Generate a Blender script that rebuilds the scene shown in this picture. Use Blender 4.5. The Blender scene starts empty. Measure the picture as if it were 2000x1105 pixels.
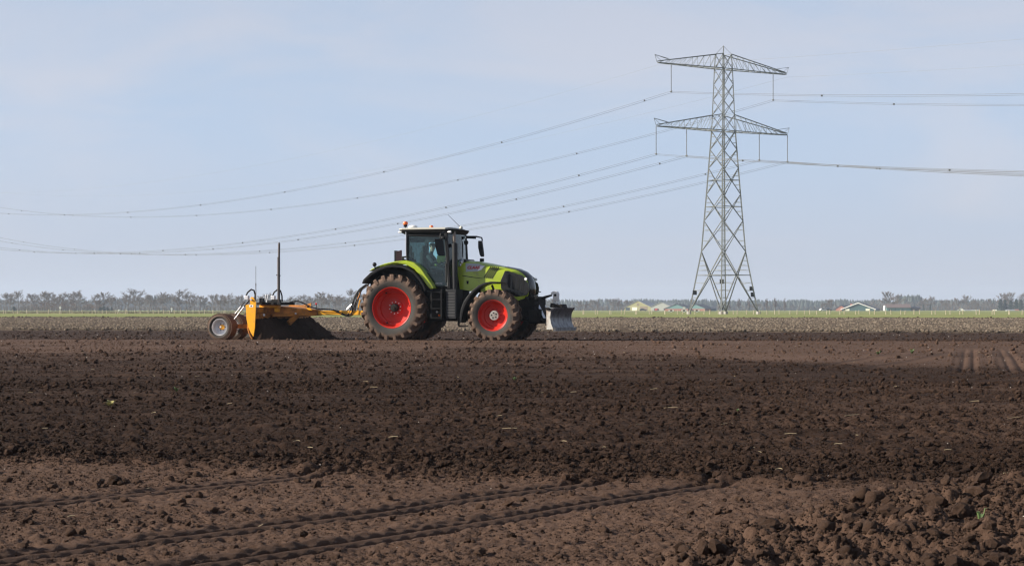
import bpy, bmesh, math, random
import numpy as np
from mathutils import Vector, Matrix, Euler

random.seed(7)
rad = math.radians
SC = bpy.context.scene
COL = SC.collection

# ------------------------------------------------------------------ camera
FPX, CAMH, HORZ = 3810.0, 0.97, 604.0          # focal length in photo pixels, eye height, horizon row
cam_d = bpy.data.cameras.new("camera")
cam_d.sensor_width = 36.0
cam_d.lens = FPX / 2000.0 * 36.0
cam_d.shift_y = (HORZ - 552.5) / 2000.0
cam_d.clip_start, cam_d.clip_end = 0.1, 12000.0
cam = bpy.data.objects.new("camera", cam_d)
COL.objects.link(cam)
cam.location = (0, 0, CAMH)
cam.rotation_euler = (rad(90), 0, 0)
SC.camera = cam

# ------------------------------------------------------------------ sun, sky, exposure
SUN_EL = 25.0
SUN_TRAVEL = Vector((0.994, 0.115, 0)).normalized()      # where the light goes, seen from above
to_sun = Vector((-SUN_TRAVEL.x * math.cos(rad(SUN_EL)), -SUN_TRAVEL.y * math.cos(rad(SUN_EL)), math.sin(rad(SUN_EL))))
sun_d = bpy.data.lights.new("sun", 'SUN')
sun_d.energy = 5.0
sun_d.angle = rad(0.55)
sun_d.color = (1.0, 0.93, 0.82)
sun = bpy.data.objects.new("sun", sun_d)
COL.objects.link(sun)
sun.rotation_euler = to_sun.to_track_quat('Z', 'Y').to_euler()
sun.location = (-60, -20, 60)

world = bpy.data.worlds.new("World")
SC.world = world
world.use_nodes = True
wn, wl = world.node_tree.nodes, world.node_tree.links
wn.clear()
w_out = wn.new("ShaderNodeOutputWorld")
w_bg = wn.new("ShaderNodeBackground")
w_bg.inputs["Strength"].default_value = 0.054
sky = wn.new("ShaderNodeTexSky")
sky.sky_type = 'NISHITA'
sky.sun_disc = False
sky.sun_elevation = rad(SUN_EL)
sky.sun_rotation = math.atan2(to_sun.x, to_sun.y)
sky.air_density, sky.dust_density, sky.ozone_density = 1.0, 0.6, 2.0
tc = wn.new("ShaderNodeTexCoord")
mp = wn.new("ShaderNodeMapping")
mp.inputs["Scale"].default_value = (3.4, 3.4, 13.0)
mp.inputs["Location"].default_value = (.4, 0, .35)
nz = wn.new("ShaderNodeTexNoise")
nz.inputs["Scale"].default_value = 1.6
nz.inputs["Detail"].default_value = 6.0
nz.inputs["Roughness"].default_value = 0.55
nz.inputs["Distortion"].default_value = 0.5
rmp = wn.new("ShaderNodeMapRange")
rmp.inputs["From Min"].default_value = 0.33
rmp.inputs["From Max"].default_value = 0.78
rmp.interpolation_type = 'SMOOTHSTEP'
rmp.inputs["To Min"].default_value = 0.0
rmp.inputs["To Max"].default_value = 1.0
# thin high haze veil: thickest low in the sky, thinning upwards
sep = wn.new("ShaderNodeSeparateXYZ")
veil = wn.new("ShaderNodeMapRange")
veil.inputs["From Min"].default_value = 0.0
veil.inputs["From Max"].default_value = 0.55
veil.inputs["To Min"].default_value = 0.93
veil.inputs["To Max"].default_value = 0.22
low = wn.new("ShaderNodeMapRange")               # grey bank of air right over the horizon
low.interpolation_type = 'SMOOTHSTEP'
low.inputs["From Min"].default_value = -0.02
low.inputs["From Max"].default_value = 0.10
low.inputs["To Min"].default_value = 1.0
low.inputs["To Max"].default_value = 0.0
clear_c = (5.35, 6.55, 8.70, 1)
cloud_c = (6.85, 7.10, 8.35, 1)
low_c = (5.45, 5.75, 6.75, 1)
mixc = wn.new("ShaderNodeMix"); mixc.data_type = 'RGBA'
mixc.inputs["A"].default_value = clear_c
mixc.inputs["B"].default_value = cloud_c
mixl = wn.new("ShaderNodeMix"); mixl.data_type = 'RGBA'
mixl.inputs["B"].default_value = low_c
mixs = wn.new("ShaderNodeMix"); mixs.data_type = 'RGBA'
wl.new(tc.outputs["Generated"], mp.inputs["Vector"])
wl.new(mp.outputs["Vector"], nz.inputs["Vector"])
cirrus = wn.new("ShaderNodeMapRange")              # the cirrus sheet starts above a clearer band
cirrus.interpolation_type = 'SMOOTHSTEP'
cirrus.inputs["From Min"].default_value = 0.085
cirrus.inputs["From Max"].default_value = 0.135
cirrus.inputs["To Min"].default_value = -0.06
cirrus.inputs["To Max"].default_value = 0.14
cadd = wn.new("ShaderNodeMath"); cadd.operation = 'ADD'
wl.new(sep.outputs["Z"], cirrus.inputs["Value"])
wl.new(nz.outputs["Fac"], cadd.inputs[0]); wl.new(cirrus.outputs["Result"], cadd.inputs[1])
wl.new(cadd.outputs[0], rmp.inputs["Value"])
wl.new(tc.outputs["Generated"], sep.inputs[0])
wl.new(sep.outputs["Z"], veil.inputs["Value"])
wl.new(sep.outputs["Z"], low.inputs["Value"])
wl.new(rmp.outputs["Result"], mixc.inputs["Factor"])
wl.new(low.outputs["Result"], mixl.inputs["Factor"])
wl.new(mixc.outputs["Result"], mixl.inputs["A"])
wl.new(veil.outputs["Result"], mixs.inputs["Factor"])
wl.new(sky.outputs["Color"], mixs.inputs["A"])
wl.new(mixl.outputs["Result"], mixs.inputs["B"])
wl.new(mixs.outputs["Result"], w_bg.inputs["Color"])
wl.new(w_bg.outputs["Background"], w_out.inputs["Surface"])

SC.view_settings.view_transform = 'Standard'
SC.view_settings.look = 'None'
SC.view_settings.exposure = 0.88
SC.view_settings.gamma = 1.0
SC.view_settings.use_curve_mapping = False
SC.render.engine = 'CYCLES'
SC.cycles.max_bounces = 8
SC.cycles.transparent_max_bounces = 24
SC.cycles.volume_bounces = 0
SC.cycles.use_denoising = True
SC.cycles.filter_width = 1.3


def P(px, py, Y):
    """the point that stands at photo pixel (px, py) when it is Y metres away"""
    return Vector(((px - 1000.0) / FPX * Y, Y, CAMH + (HORZ - py) / FPX * Y))


# ------------------------------------------------------------------ helpers
def tag(o, label=None, cat=None, group=None, kind=None):
    if label: o["label"] = label
    if cat: o["category"] = cat
    if group: o["group"] = group
    if kind: o["kind"] = kind
    return o


def link(o, parent=None):
    COL.objects.link(o)
    if parent is not None:
        o.parent = parent
    return o


def empty(name, loc=(0, 0, 0), rz=0.0, parent=None):
    o = bpy.data.objects.new(name, None)
    o.empty_display_size = 0.2
    o.location = loc
    o.rotation_euler = (0, 0, rz)
    return link(o, parent)


def copy_tree(o, parent=None):
    c = o.copy()
    COL.objects.link(c)
    if parent is not None:
        c.parent = parent
    for ch in list(o.children):
        copy_tree(ch, c)
    return c


class MB:
    """collects shapes and links them as ONE mesh object"""

    def __init__(self):
        self.v, self.f = [], []

    def add(self, vs, fs):
        n = len(self.v)
        self.v += [tuple(p) for p in vs]
        self.f += [tuple(i + n for i in q) for q in fs]
        return self

    def box(self, x0, x1, y0, y1, z0, z1):
        vs = [(x0, y0, z0), (x1, y0, z0), (x1, y1, z0), (x0, y1, z0), (x0, y0, z1), (x1, y0, z1), (x1, y1, z1), (x0, y1, z1)]
        return self.add(vs, [(3, 2, 1, 0), (4, 5, 6, 7), (0, 1, 5, 4), (1, 2, 6, 5), (2, 3, 7, 6), (3, 0, 4, 7)])

    def prism(self, prof, y0, y1):
        """polygon of (x, z) extruded from y0 to y1"""
        n = len(prof)
        area = sum(prof[i][0] * prof[(i + 1) % n][1] - prof[(i + 1) % n][0] * prof[i][1] for i in range(n))
        if area < 0: prof = list(reversed(prof))
        if y0 > y1: y0, y1 = y1, y0
        vs = [(p[0], y0, p[1]) for p in prof] + [(p[0], y1, p[1]) for p in prof]
        fs = [tuple(range(n)), tuple(range(2 * n - 1, n - 1, -1))]
        fs += [((i + 1) % n, i, i + n, (i + 1) % n + n) for i in range(n)]
        return self.add(vs, fs)

    def bar(self, a, b, w, h=None, up=(0, 0, 1)):
        """square bar from a to b"""
        h = h or w
        a, b = Vector(a), Vector(b)
        d = (b - a).normalized()
        s = d.cross(Vector(up))
        if s.length < 1e-4: s = d.cross(Vector((1, 0, 0)))
        s.normalize()
        u = s.cross(d)
        vs = []
        for p in (a, b):
            for i, j in ((-1, -1), (1, -1), (1, 1), (-1, 1)):
                vs.append(p + s * (w * .5 * i) + u * (h * .5 * j))
        return self.add(vs, [(3, 2, 1, 0), (4, 5, 6, 7), (0, 1, 5, 4), (1, 2, 6, 5), (2, 3, 7, 6), (3, 0, 4, 7)])

    def tube(self, pts, r, n=8, caps=True):
        pts = [Vector(p) for p in pts]
        rs = r if isinstance(r, (list, tuple)) else [r] * len(pts)
        vs, prev = [], None
        for i, p in enumerate(pts):
            d = (pts[min(i + 1, len(pts) - 1)] - pts[max(i - 1, 0)]).normalized()
            if prev is None:
                s = d.cross(Vector((0, 0, 1)))
                if s.length < 1e-3: s = d.cross(Vector((1, 0, 0)))
            else:
                s = prev - d * prev.dot(d)
            s.normalize(); prev = s
            u = s.cross(d)
            for k in range(n):
                t = 2 * math.pi * k / n
                vs.append(p + (s * math.cos(t) + u * math.sin(t)) * rs[i])
        fs = []
        for i in range(len(pts) - 1):
            for k in range(n):
                fs.append((i * n + k, (i + 1) * n + k, (i + 1) * n + (k + 1) % n, i * n + (k + 1) % n))
        if caps:
            fs.append(tuple(range(n)))
            m = (len(pts) - 1) * n
            fs.append(tuple(m + k for k in range(n - 1, -1, -1)))
        return self.add(vs, fs)

    def lathe(self, prof, n=48, c=(0, 0, 0), axis='y'):
        """profile of (r, t) round an axis through c"""
        vs = []
        for r, t in prof:
            for k in range(n):
                a = 2 * math.pi * k / n
                if axis == 'y': vs.append((c[0] + r * math.cos(a), c[1] + t, c[2] + r * math.sin(a)))
                elif axis == 'z': vs.append((c[0] + r * math.cos(a), c[1] + r * math.sin(a), c[2] + t))
                else: vs.append((c[0] + t, c[1] + r * math.cos(a), c[2] + r * math.sin(a)))
        fs = []
        for i in range(len(prof) - 1):
            for k in range(n):
                fs.append((i * n + k, i * n + (k + 1) % n, (i + 1) * n + (k + 1) % n, (i + 1) * n + k))
        return self.add(vs, fs)

    def ball(self, c, rx, ry=None, rz=None, n=12, m=8):
        ry, rz = ry or rx, rz or rx
        vs = []
        for i in range(m + 1):
            t = math.pi * i / m
            for k in range(n):
                a = 2 * math.pi * k / n
                vs.append((c[0] + rx * math.sin(t) * math.cos(a), c[1] + ry * math.sin(t) * math.sin(a), c[2] - rz * math.cos(t)))
        fs = [(i * n + k, i * n + (k + 1) % n, (i + 1) * n + (k + 1) % n, (i + 1) * n + k) for i in range(m) for k in range(n)]
        return self.add(vs, fs)

    def loft(self, rings, caps=True):
        n = len(rings[0])
        vs = [p for r in rings for p in r]
        fs = [(i * n + k, i * n + (k + 1) % n, (i + 1) * n + (k + 1) % n, (i + 1) * n + k) for i in range(len(rings) - 1) for k in range(n)]
        if caps:
            fs.append(tuple(range(n - 1, -1, -1)))
            fs.append(tuple((len(rings) - 1) * n + k for k in range(n)))
        return self.add(vs, fs)

    def mesh(self, name, mat, smooth=None, fix=True):
        me = bpy.data.meshes.new(name)
        me.from_pydata(self.v, [], self.f)
        me.materials.append(mat)
        if fix:
            bm = bmesh.new(); bm.from_mesh(me)
            bmesh.ops.recalc_face_normals(bm, faces=bm.faces)
            bm.to_mesh(me); bm.free()
        if smooth is not None:
            for p in me.polygons: p.use_smooth = True
            me.set_sharp_from_angle(angle=rad(smooth))
        return me

    def build(self, name, mat, parent=None, smooth=None, bevel=0.0, fix=True, loc=None):
        o = bpy.data.objects.new(name, self.mesh(name, mat, smooth, fix))
        if loc is not None: o.location = loc
        if bevel:
            b = o.modifiers.new("bevel", 'BEVEL')
            b.width, b.segments, b.limit_method, b.angle_limit = bevel, 2, 'ANGLE', rad(35)
        return link(o, parent)


# ------------------------------------------------------------------ materials
def new_mat(name):
    m = bpy.data.materials.new(name)
    m.use_nodes = True
    return m, m.node_tree.nodes, m.node_tree.links, m.node_tree.nodes["Principled BSDF"]


def mat(name, col, rough=.6, metal=0.0, var=.12, scale=6.0, dust=0.0, dust_col=(.13, .085, .06), dust_scale=3.0, bump=0.0, coat=0.0, spec=.5):
    """plain colour with uneven tone, optional dried mud and fine relief"""
    m, n, l, b = new_mat(name)
    t = n.new("ShaderNodeTexCoord")
    no = n.new("ShaderNodeTexNoise"); no.inputs["Scale"].default_value = scale; no.inputs["Detail"].default_value = 5
    l.new(t.outputs["Object"], no.inputs["Vector"])
    mx = n.new("ShaderNodeMix"); mx.data_type = 'RGBA'
    mx.inputs["A"].default_value = (*[c * (1 - var) for c in col], 1)
    mx.inputs["B"].default_value = (*[min(1, c * (1 + var)) for c in col], 1)
    l.new(no.outputs["Fac"], mx.inputs["Factor"])
    last = mx.outputs["Result"]
    rough_sock = None
    if dust > 0:
        d = n.new("ShaderNodeTexNoise"); d.inputs["Scale"].default_value = dust_scale; d.inputs["Detail"].default_value = 8; d.inputs["Roughness"].default_value = .7
        l.new(t.outputs["Object"], d.inputs["Vector"])
        r = n.new("ShaderNodeMapRange"); r.inputs["From Min"].default_value = .62 - .42 * dust; r.inputs["From Max"].default_value = .92 - .42 * dust
        l.new(d.outputs["Fac"], r.inputs["Value"])
        k = n.new("ShaderNodeMix"); k.data_type = 'RGBA'; k.inputs["B"].default_value = (*dust_col, 1)
        l.new(last, k.inputs["A"]); l.new(r.outputs["Result"], k.inputs["Factor"])
        last = k.outputs["Result"]
        rr = n.new("ShaderNodeMapRange"); rr.inputs["To Min"].default_value = rough; rr.inputs["To Max"].default_value = .92
        l.new(r.outputs["Result"], rr.inputs["Value"]); rough_sock = rr.outputs["Result"]
    l.new(last, b.inputs["Base Color"])
    b.inputs["Roughness"].default_value = rough
    if rough_sock: l.new(rough_sock, b.inputs["Roughness"])
    b.inputs["Metallic"].default_value = metal
    b.inputs["Coat Weight"].default_value = coat
    b.inputs["Specular IOR Level"].default_value = spec
    if bump:
        bp = n.new("ShaderNodeBump"); bp.inputs["Strength"].default_value = bump; bp.inputs["Distance"].default_value = .02
        l.new(no.outputs["Fac"], bp.inputs["Height"]); l.new(bp.outputs["Normal"], b.inputs["Normal"])
    return m


M = {}
M["green"] = mat("lime_paint", (.33, .42, .014), .32, coat=.35, var=.06, dust=.28, dust_col=(.17, .16, .06))
M["black"] = mat("black_plastic", (.006, .006, .0065), .5, dust=.1, dust_col=(.022, .017, .013), spec=.25)
M["chassis"] = mat("dark_chassis", (.009, .0085, .008), .75, dust=.4, dust_col=(.028, .019, .014), bump=.2, spec=.2)
M["grey_box"] = mat("grey_plastic", (.018, .0185, .020), .55, dust=.2, dust_col=(.05, .038, .03), spec=.3)
M["red"] = mat("red_rim_paint", (.50, .014, .003), .4, coat=.05, var=.06, dust=.14, dust_col=(.26, .030, .012), spec=.3)
M["roof_white"] = mat("cream_roof", (.52, .50, .43), .45, var=.05)
M["white"] = mat("white_paint", (.75, .74, .70), .5, dust=.25, dust_col=(.35, .28, .22))
M["lens_orange"] = mat("amber_lens", (.85, .13, .01), .25, var=.03)
M["lens_white"] = mat("clear_lens", (.8, .8, .78), .15, var=.03)
M["lens_red"] = mat("red_lens", (.5, .03, .03), .25, var=.03)
M["silver"] = mat("silver_grey_panel", (.36, .40, .43), .35, var=.08)
M["steel"] = mat("bright_steel", (.62, .62, .64), .3, metal=.8, var=.08)
M["hub_grey"] = mat("hub_grey", (.36, .34, .32), .5, dust=.4)
M["blade_steel"] = mat("worn_blade_steel", (.13, .13, .14), .42, metal=.5, var=.5, scale=9, dust=.35, dust_col=(.06, .05, .045), dust_scale=5)
M["orange"] = mat("orange_paint", (.84, .37, .003), .4, coat=.15, var=.05, dust=.2, dust_col=(.34, .17, .03))
M["orange_shade_mud"] = mat("orange_paint_shade_mud", (.62, .22, .012), .5, var=.1, dust=.55, dust_col=(.12, .06, .03))  # darker orange: shade of front and far faces painted in, plus mud
M["pole"] = mat("dark_mast_steel", (.06, .05, .05), .5, dust=.3)
M["rim_silver"] = mat("silver_rim", (.62, .62, .64), .4, metal=.25, dust=.18, dust_col=(.35, .30, .26))
M["decal_red"] = mat("red_lettering", (.45, .012, .02), .4, var=.02)
M["decal_white"] = mat("white_lettering", (.8, .8, .8), .5, var=.02)
M["seat"] = mat("dark_seat_fabric", (.016, .017, .018), .9)
M["hivis"] = mat("yellow_green_fabric", (.50, .60, .10), .85, var=.25, scale=14)
M["skin"] = mat("skin", (.52, .32, .23), .55, var=.06)
M["clothes"] = mat("dark_work_clothes", (.028, .032, .04), .9, var=.3)
M["hair"] = mat("dark_hair", (.03, .022, .017), .8)


def glass_mat(name, tint, gloss):
    m, n, l, b = new_mat(name)
    n.remove(b)
    tr = n.new("ShaderNodeBsdfTransparent"); tr.inputs["Color"].default_value = (*tint, 1)
    gl = n.new("ShaderNodeBsdfGlossy"); gl.inputs["Roughness"].default_value = .03; gl.inputs["Color"].default_value = (.9, .95, .95, 1)
    fr = n.new("ShaderNodeFresnel"); fr.inputs["IOR"].default_value = 1.5
    ad = n.new("ShaderNodeMath"); ad.operation = 'ADD'; ad.inputs[1].default_value = gloss
    mx = n.new("ShaderNodeMixShader")
    l.new(fr.outputs[0], ad.inputs[0]); l.new(ad.outputs[0], mx.inputs[0])
    l.new(tr.outputs[0], mx.inputs[1]); l.new(gl.outputs[0], mx.inputs[2])
    l.new(mx.outputs[0], n["Material Output"].inputs["Surface"])
    return m


M["glass"] = glass_mat("tinted_cab_glass", (.77, .91, .915), .0)
M["grille_glass"] = mat("smoked_grille", (.012, .011, .010), .18, spec=.5, var=.3)


def tyre_mat(name, r_in, r_out, mud=.55):
    """rubber, grey and worn on the sidewall, brown with dried soil towards the tread"""
    m, n, l, b = new_mat(name)
    t = n.new("ShaderNodeTexCoord")
    s = n.new("ShaderNodeSeparateXYZ"); l.new(t.outputs["Object"], s.inputs[0])
    c = n.new("ShaderNodeCombineXYZ"); l.new(s.outputs["X"], c.inputs["X"]); l.new(s.outputs["Z"], c.inputs["Z"])
    ln = n.new("ShaderNodeVectorMath"); ln.operation = 'LENGTH'; l.new(c.outputs[0], ln.inputs[0])
    no = n.new("ShaderNodeTexNoise"); no.inputs["Scale"].default_value = 5; no.inputs["Detail"].default_value = 8; no.inputs["Roughness"].default_value = .65
    l.new(t.outputs["Object"], no.inputs["Vector"])
    mr = n.new("ShaderNodeMapRange"); mr.inputs["From Min"].default_value = r_in; mr.inputs["From Max"].default_value = r_out
    l.new(ln.outputs["Value"], mr.inputs["Value"])
    ad = n.new("ShaderNodeMath"); ad.operation = 'ADD'; l.new(mr.outputs[0], ad.inputs[0]); l.new(no.outputs["Fac"], ad.inputs[1])
    m2 = n.new("ShaderNodeMapRange"); m2.inputs["From Min"].default_value = 1.05 - mud * .4; m2.inputs["From Max"].default_value = 1.45 - mud * .4
    l.new(ad.outputs[0], m2.inputs["Value"])
    side = n.new("ShaderNodeMix"); side.data_type = 'RGBA'
    side.inputs["A"].default_value = (.022, .0195, .017, 1); side.inputs["B"].default_value = (.048, .041, .034, 1)
    l.new(no.outputs["Fac"], side.inputs["Factor"])
    mx = n.new("ShaderNodeMix"); mx.data_type = 'RGBA'; mx.inputs["B"].default_value = (.105, .061, .039, 1)
    l.new(m2.outputs[0], mx.inputs["Factor"]); l.new(side.outputs["Result"], mx.inputs["A"])
    l.new(mx.outputs["Result"], b.inputs["Base Color"])
    b.inputs["Roughness"].default_value = .85
    bp = n.new("ShaderNodeBump"); bp.inputs["Strength"].default_value = .4; bp.inputs["Distance"].default_value = .02
    l.new(no.outputs["Fac"], bp.inputs["Height"]); l.new(bp.outputs[0], b.inputs["Normal"])
    return m

# ================================================================== the field
def _hash(ix, iy, seed):
    h = (ix.astype(np.int64) * 374761393 + iy.astype(np.int64) * 668265263 + seed * 1442695041) & 0xFFFFFFFF
    h = ((h ^ (h >> 13)) * 1274126177) & 0xFFFFFFFF
    h = h ^ (h >> 16)
    return (h & 0xFFFFFF).astype(np.float64) / 16777216.0


def vnoise(x, y, seed=0):
    ix, iy = np.floor(x), np.floor(y)
    fx, fy = x - ix, y - iy
    fx = fx * fx * fx * (fx * (fx * 6 - 15) + 10); fy = fy * fy * fy * (fy * (fy * 6 - 15) + 10)
    ix, iy = ix.astype(np.int64), iy.astype(np.int64)
    a, b = _hash(ix, iy, seed), _hash(ix + 1, iy, seed)
    c, d = _hash(ix, iy + 1, seed), _hash(ix + 1, iy + 1, seed)
    return (a + (b - a) * fx + (c - a) * fy + (a - b - c + d) * fx * fy) * 2 - 1


def fbm(x, y, seed=0, o=4):
    s, a, t = 0, 1.0, 0
    for k in range(o):
        s = s + a * vnoise(x * 2 ** k + 17.3 * k, y * 2 ** k - 9.1 * k, seed + k); t += a; a *= .5
    return s / t


def domes(x, y, seed=0, power=2.0):
    """clods: rounded lumps of uneven size, one per cell"""
    ix, iy = np.floor(x).astype(np.int64), np.floor(y).astype(np.int64)
    best = np.zeros_like(x)
    for dx in (-1, 0, 1):
        for dy in (-1, 0, 1):
            cx, cy = ix + dx, iy + dy
            px, py = cx + .15 + .7 * _hash(cx, cy, seed), cy + .15 + .7 * _hash(cx, cy, seed + 31)
            sz = _hash(cx, cy, seed + 57) ** power
            r = .28 + .42 * sz
            d2 = ((x - px) ** 2 + (y - py) ** 2) / (r * r)
            tl = 1 + .55 * ((x - px) * (_hash(cx, cy, seed + 71) - .5) + (y - py) * (_hash(cx, cy, seed + 83) - .5)) / r * 2
            best = np.maximum(best, np.minimum(1.9 * (1 - np.sqrt(d2)), .8 * tl) * (.25 + .75 * sz))
    return best


def sst(a, b, x):
    t = np.clip((x - a) / (b - a), 0, 1)
    return t * t * (3 - 2 * t)


def edge_b(X):      # moist loose soil starts here, seen from the camera
    return np.interp(X, [-4, -2.5, -.45, 1.1, 2.8, 5], [12.6, 12.3, 11.5, 10.7, 10.4, 10.2])


def edge_c(X):      # far, driven-on band starts here
    return np.interp(X, [-20, -6, 3, 6, 20], [46, 45, 44, 32, 31])


def edge_d(X):      # freshly graded strip starts here
    return 60.2 - .12 * (X + 3.7)


TRK_D = np.array([.58, .815])
TRACKS = [(-2.51, 9.57, 11.9), (-.735, 9.33, 11.3), (-.653, 8.29, 11.1)]   # x, y on the rut, where it ends


def zones(X, Y):
    w1 = fbm(X / 1.3, Y / 1.3, 11, 3)
    w2 = fbm(X / 5.0, Y / 8.0, 12, 3)
    A = 1 - sst(-.25, .25, Y - edge_b(X) + .45 * w1)
    K = sst(-.15, .35, .846 * (X - .48) - .533 * (Y - 7.38) + .28 * w1)
    D = sst(-.7, .7, Y - edge_d(X) + .5 * w1)
    C = sst(-4, 4, Y - edge_c(X) + 6 * w2) * (1 - D)
    A = A * (1 - K)
    B = np.clip(1 - A - K - C - D, 0, 1)
    return A, B, C, D, K, w1, w2


def track_height(X, Y):
    h = np.zeros_like(X); m = np.zeros_like(X)
    for i, (x0, y0, yend) in enumerate(TRACKS):
        t = (X - x0) * TRK_D[0] + (Y - y0) * TRK_D[1]
        q = (X - x0) * TRK_D[1] - (Y - y0) * TRK_D[0]
        q = q + .03 * vnoise(t / .9, t * 0 + i, 40 + i)
        fade = 1 - sst(-.5, .2, Y - yend)
        aq = np.abs(q)
        rut = 1 - sst(.145, .165, aq)
        ph = t / .115 + aq * 2.2 + .5 * (q > 0) + .35 * vnoise(t / .30, q / .3, 44)
        tooth = np.tanh(3 * np.sin(2 * np.pi * ph))
        gr = np.exp(-((aq - .075 - .008 * tooth) / .030) ** 4)
        hh = -.008 * rut - .062 * gr * (.82 + .18 * tooth) * (.85 + .25 * vnoise(t / .5, t * 0 + 5, 47)) + .016 * np.exp(-((aq - .150) / .026) ** 2) * np.clip(.5 + 1.1 * fbm(t / .09, q / .06, 46, 3), 0, 1.6) + .012 * np.exp(-(q / .02) ** 2)
        h += hh * fade; m = np.maximum(m, (1 - sst(.15, .20, aq)) * fade)
    # tracks of wide tyres crossing the driven-on band
    for x0, y0, dx, dy, ya, yb_, ribs in ((7.27, 31.3, 3.7, 15.7, 29, 49, 1), (8.05, 31.3, 3.6, 15.0, 29, 49, 1),
                                          (5.1, 32.4, 3.5, 10.6, 31, 45, 0), (6.0, 32.2, 3.7, 10.6, 31, 45, 0)):
        n = math.hypot(dx, dy); ux, uy = dx / n, dy / n
        t = (X - x0) * ux + (Y - y0) * uy
        q = (X - x0) * uy - (Y - y0) * ux
        fade = sst(ya, ya + 2, Y) * (1 - sst(yb_ - 3, yb_, Y))
        rut = 1 - sst(.17, .24, np.abs(q))
        wob = q + .02 * np.sin(t * 2 * np.pi / .6)
        h += fade * rut * ((-.02 + .020 * np.sin(2 * np.pi * wob / .19)) if ribs else (-.012 + .008 * np.sin(2 * np.pi * t / .3))) + fade * .010 * np.exp(-((np.abs(q) - .27) / .06) ** 2)
        m = np.maximum(m, rut * fade)
    return h, m


def field_height(X, Y, spacing):
    A, B, C, D, K, w1, w2 = zones(X, Y)
    bl = lambda s: np.clip(s / (3.0 * spacing), 0, 1) ** 1.1
    th, tm = track_height(X, Y)
    h = .035 * fbm(X / 6, Y / 9, 1, 3) * sst(70, 40, Y) if False else .03 * fbm(X / 6, Y / 9, 1, 3) * (1 - sst(45, 56, Y))
    h = h + B * (.030 * fbm(X / 3.2, Y / .55, 2, 3) * bl(.5) + .016 * fbm(X / 1.1, Y / .16, 8, 2) * bl(.16))                       # harrow passes
    q_ = 1 - .85 * tm
    d1 = domes(X / .21 + w1, Y / .21, 3, 3.0)
    d2 = domes(X / .09 + w1, Y / .09 - w1, 4, 2.0)
    d3 = domes(X / .042 + 3, Y / .042, 5, 1.5)
    f1 = fbm(X / .10, Y / .10, 6, 4)
    f2 = fbm(X / .028, Y / .028, 7, 2)
    h = h + bl(.25) * d1 * (.013 * B + .042 * K + .004 * A * q_ + .008 * C + .012 * D)
    h = h + bl(.11) * d2 * (.021 * B + .038 * K + .006 * A * q_ + .008 * C + .012 * D)
    h = h + bl(.055) * d3 * (.018 * B + .026 * K + .008 * A * q_ + .008 * C + .008 * D)
    h = h + bl(.09) * f1 * (.022 * B + .03 * K + .013 * A * q_ + .007 * C + .007 * D)
    h = h + bl(.045) * f2 * (.013 * B + .012 * K + .012 * A * q_ + .004 * C)
    h = h + K * .085
    h = h + .042 * np.exp(-((Y - edge_b(X) + .45 * w1 - .12) / .22) ** 2) * (1 - K) * (.5 + .9 * d1)     # crumbly lip
    h = h + .055 * np.exp(-((Y - edge_d(X) + 1.0) / .9) ** 2) * (1 - sst(1.2, 2.0, np.abs(X * 0 + 0))) * .6
    h = h + th * (1 - K)
    # level ground under the wheels
    return h, A, B, C, D, K, tm, w1, w2


def grid_object(name, X, Y, Z, attrs, material):
    nr, nc = X.shape
    me = bpy.data.meshes.new(name)
    me.vertices.add(nr * nc)
    me.vertices.foreach_set("co", np.stack([X, Y, Z], -1).astype(np.float32).ravel())
    i = np.arange(nr * nc).reshape(nr, nc)
    q = np.stack([i[:-1, :-1], i[:-1, 1:], i[1:, 1:], i[1:, :-1]], -1).reshape(-1, 4).astype(np.int32)
    me.loops.add(q.size); me.polygons.add(len(q))
    me.loops.foreach_set("vertex_index", q.ravel())
    me.polygons.foreach_set("loop_start", np.arange(0, q.size, 4, dtype=np.int32))
    me.polygons.foreach_set("loop_total", np.full(len(q), 4, np.int32))
    me.polygons.foreach_set("use_smooth", np.ones(len(q), bool))
    me.update()
    for k, v in attrs.items():
        a = me.attributes.new(k, 'FLOAT', 'POINT')
        a.data.foreach_set("value", v.astype(np.float32).ravel())
    me.materials.append(material)
    o = bpy.data.objects.new(name, me)
    return link(o)


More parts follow.
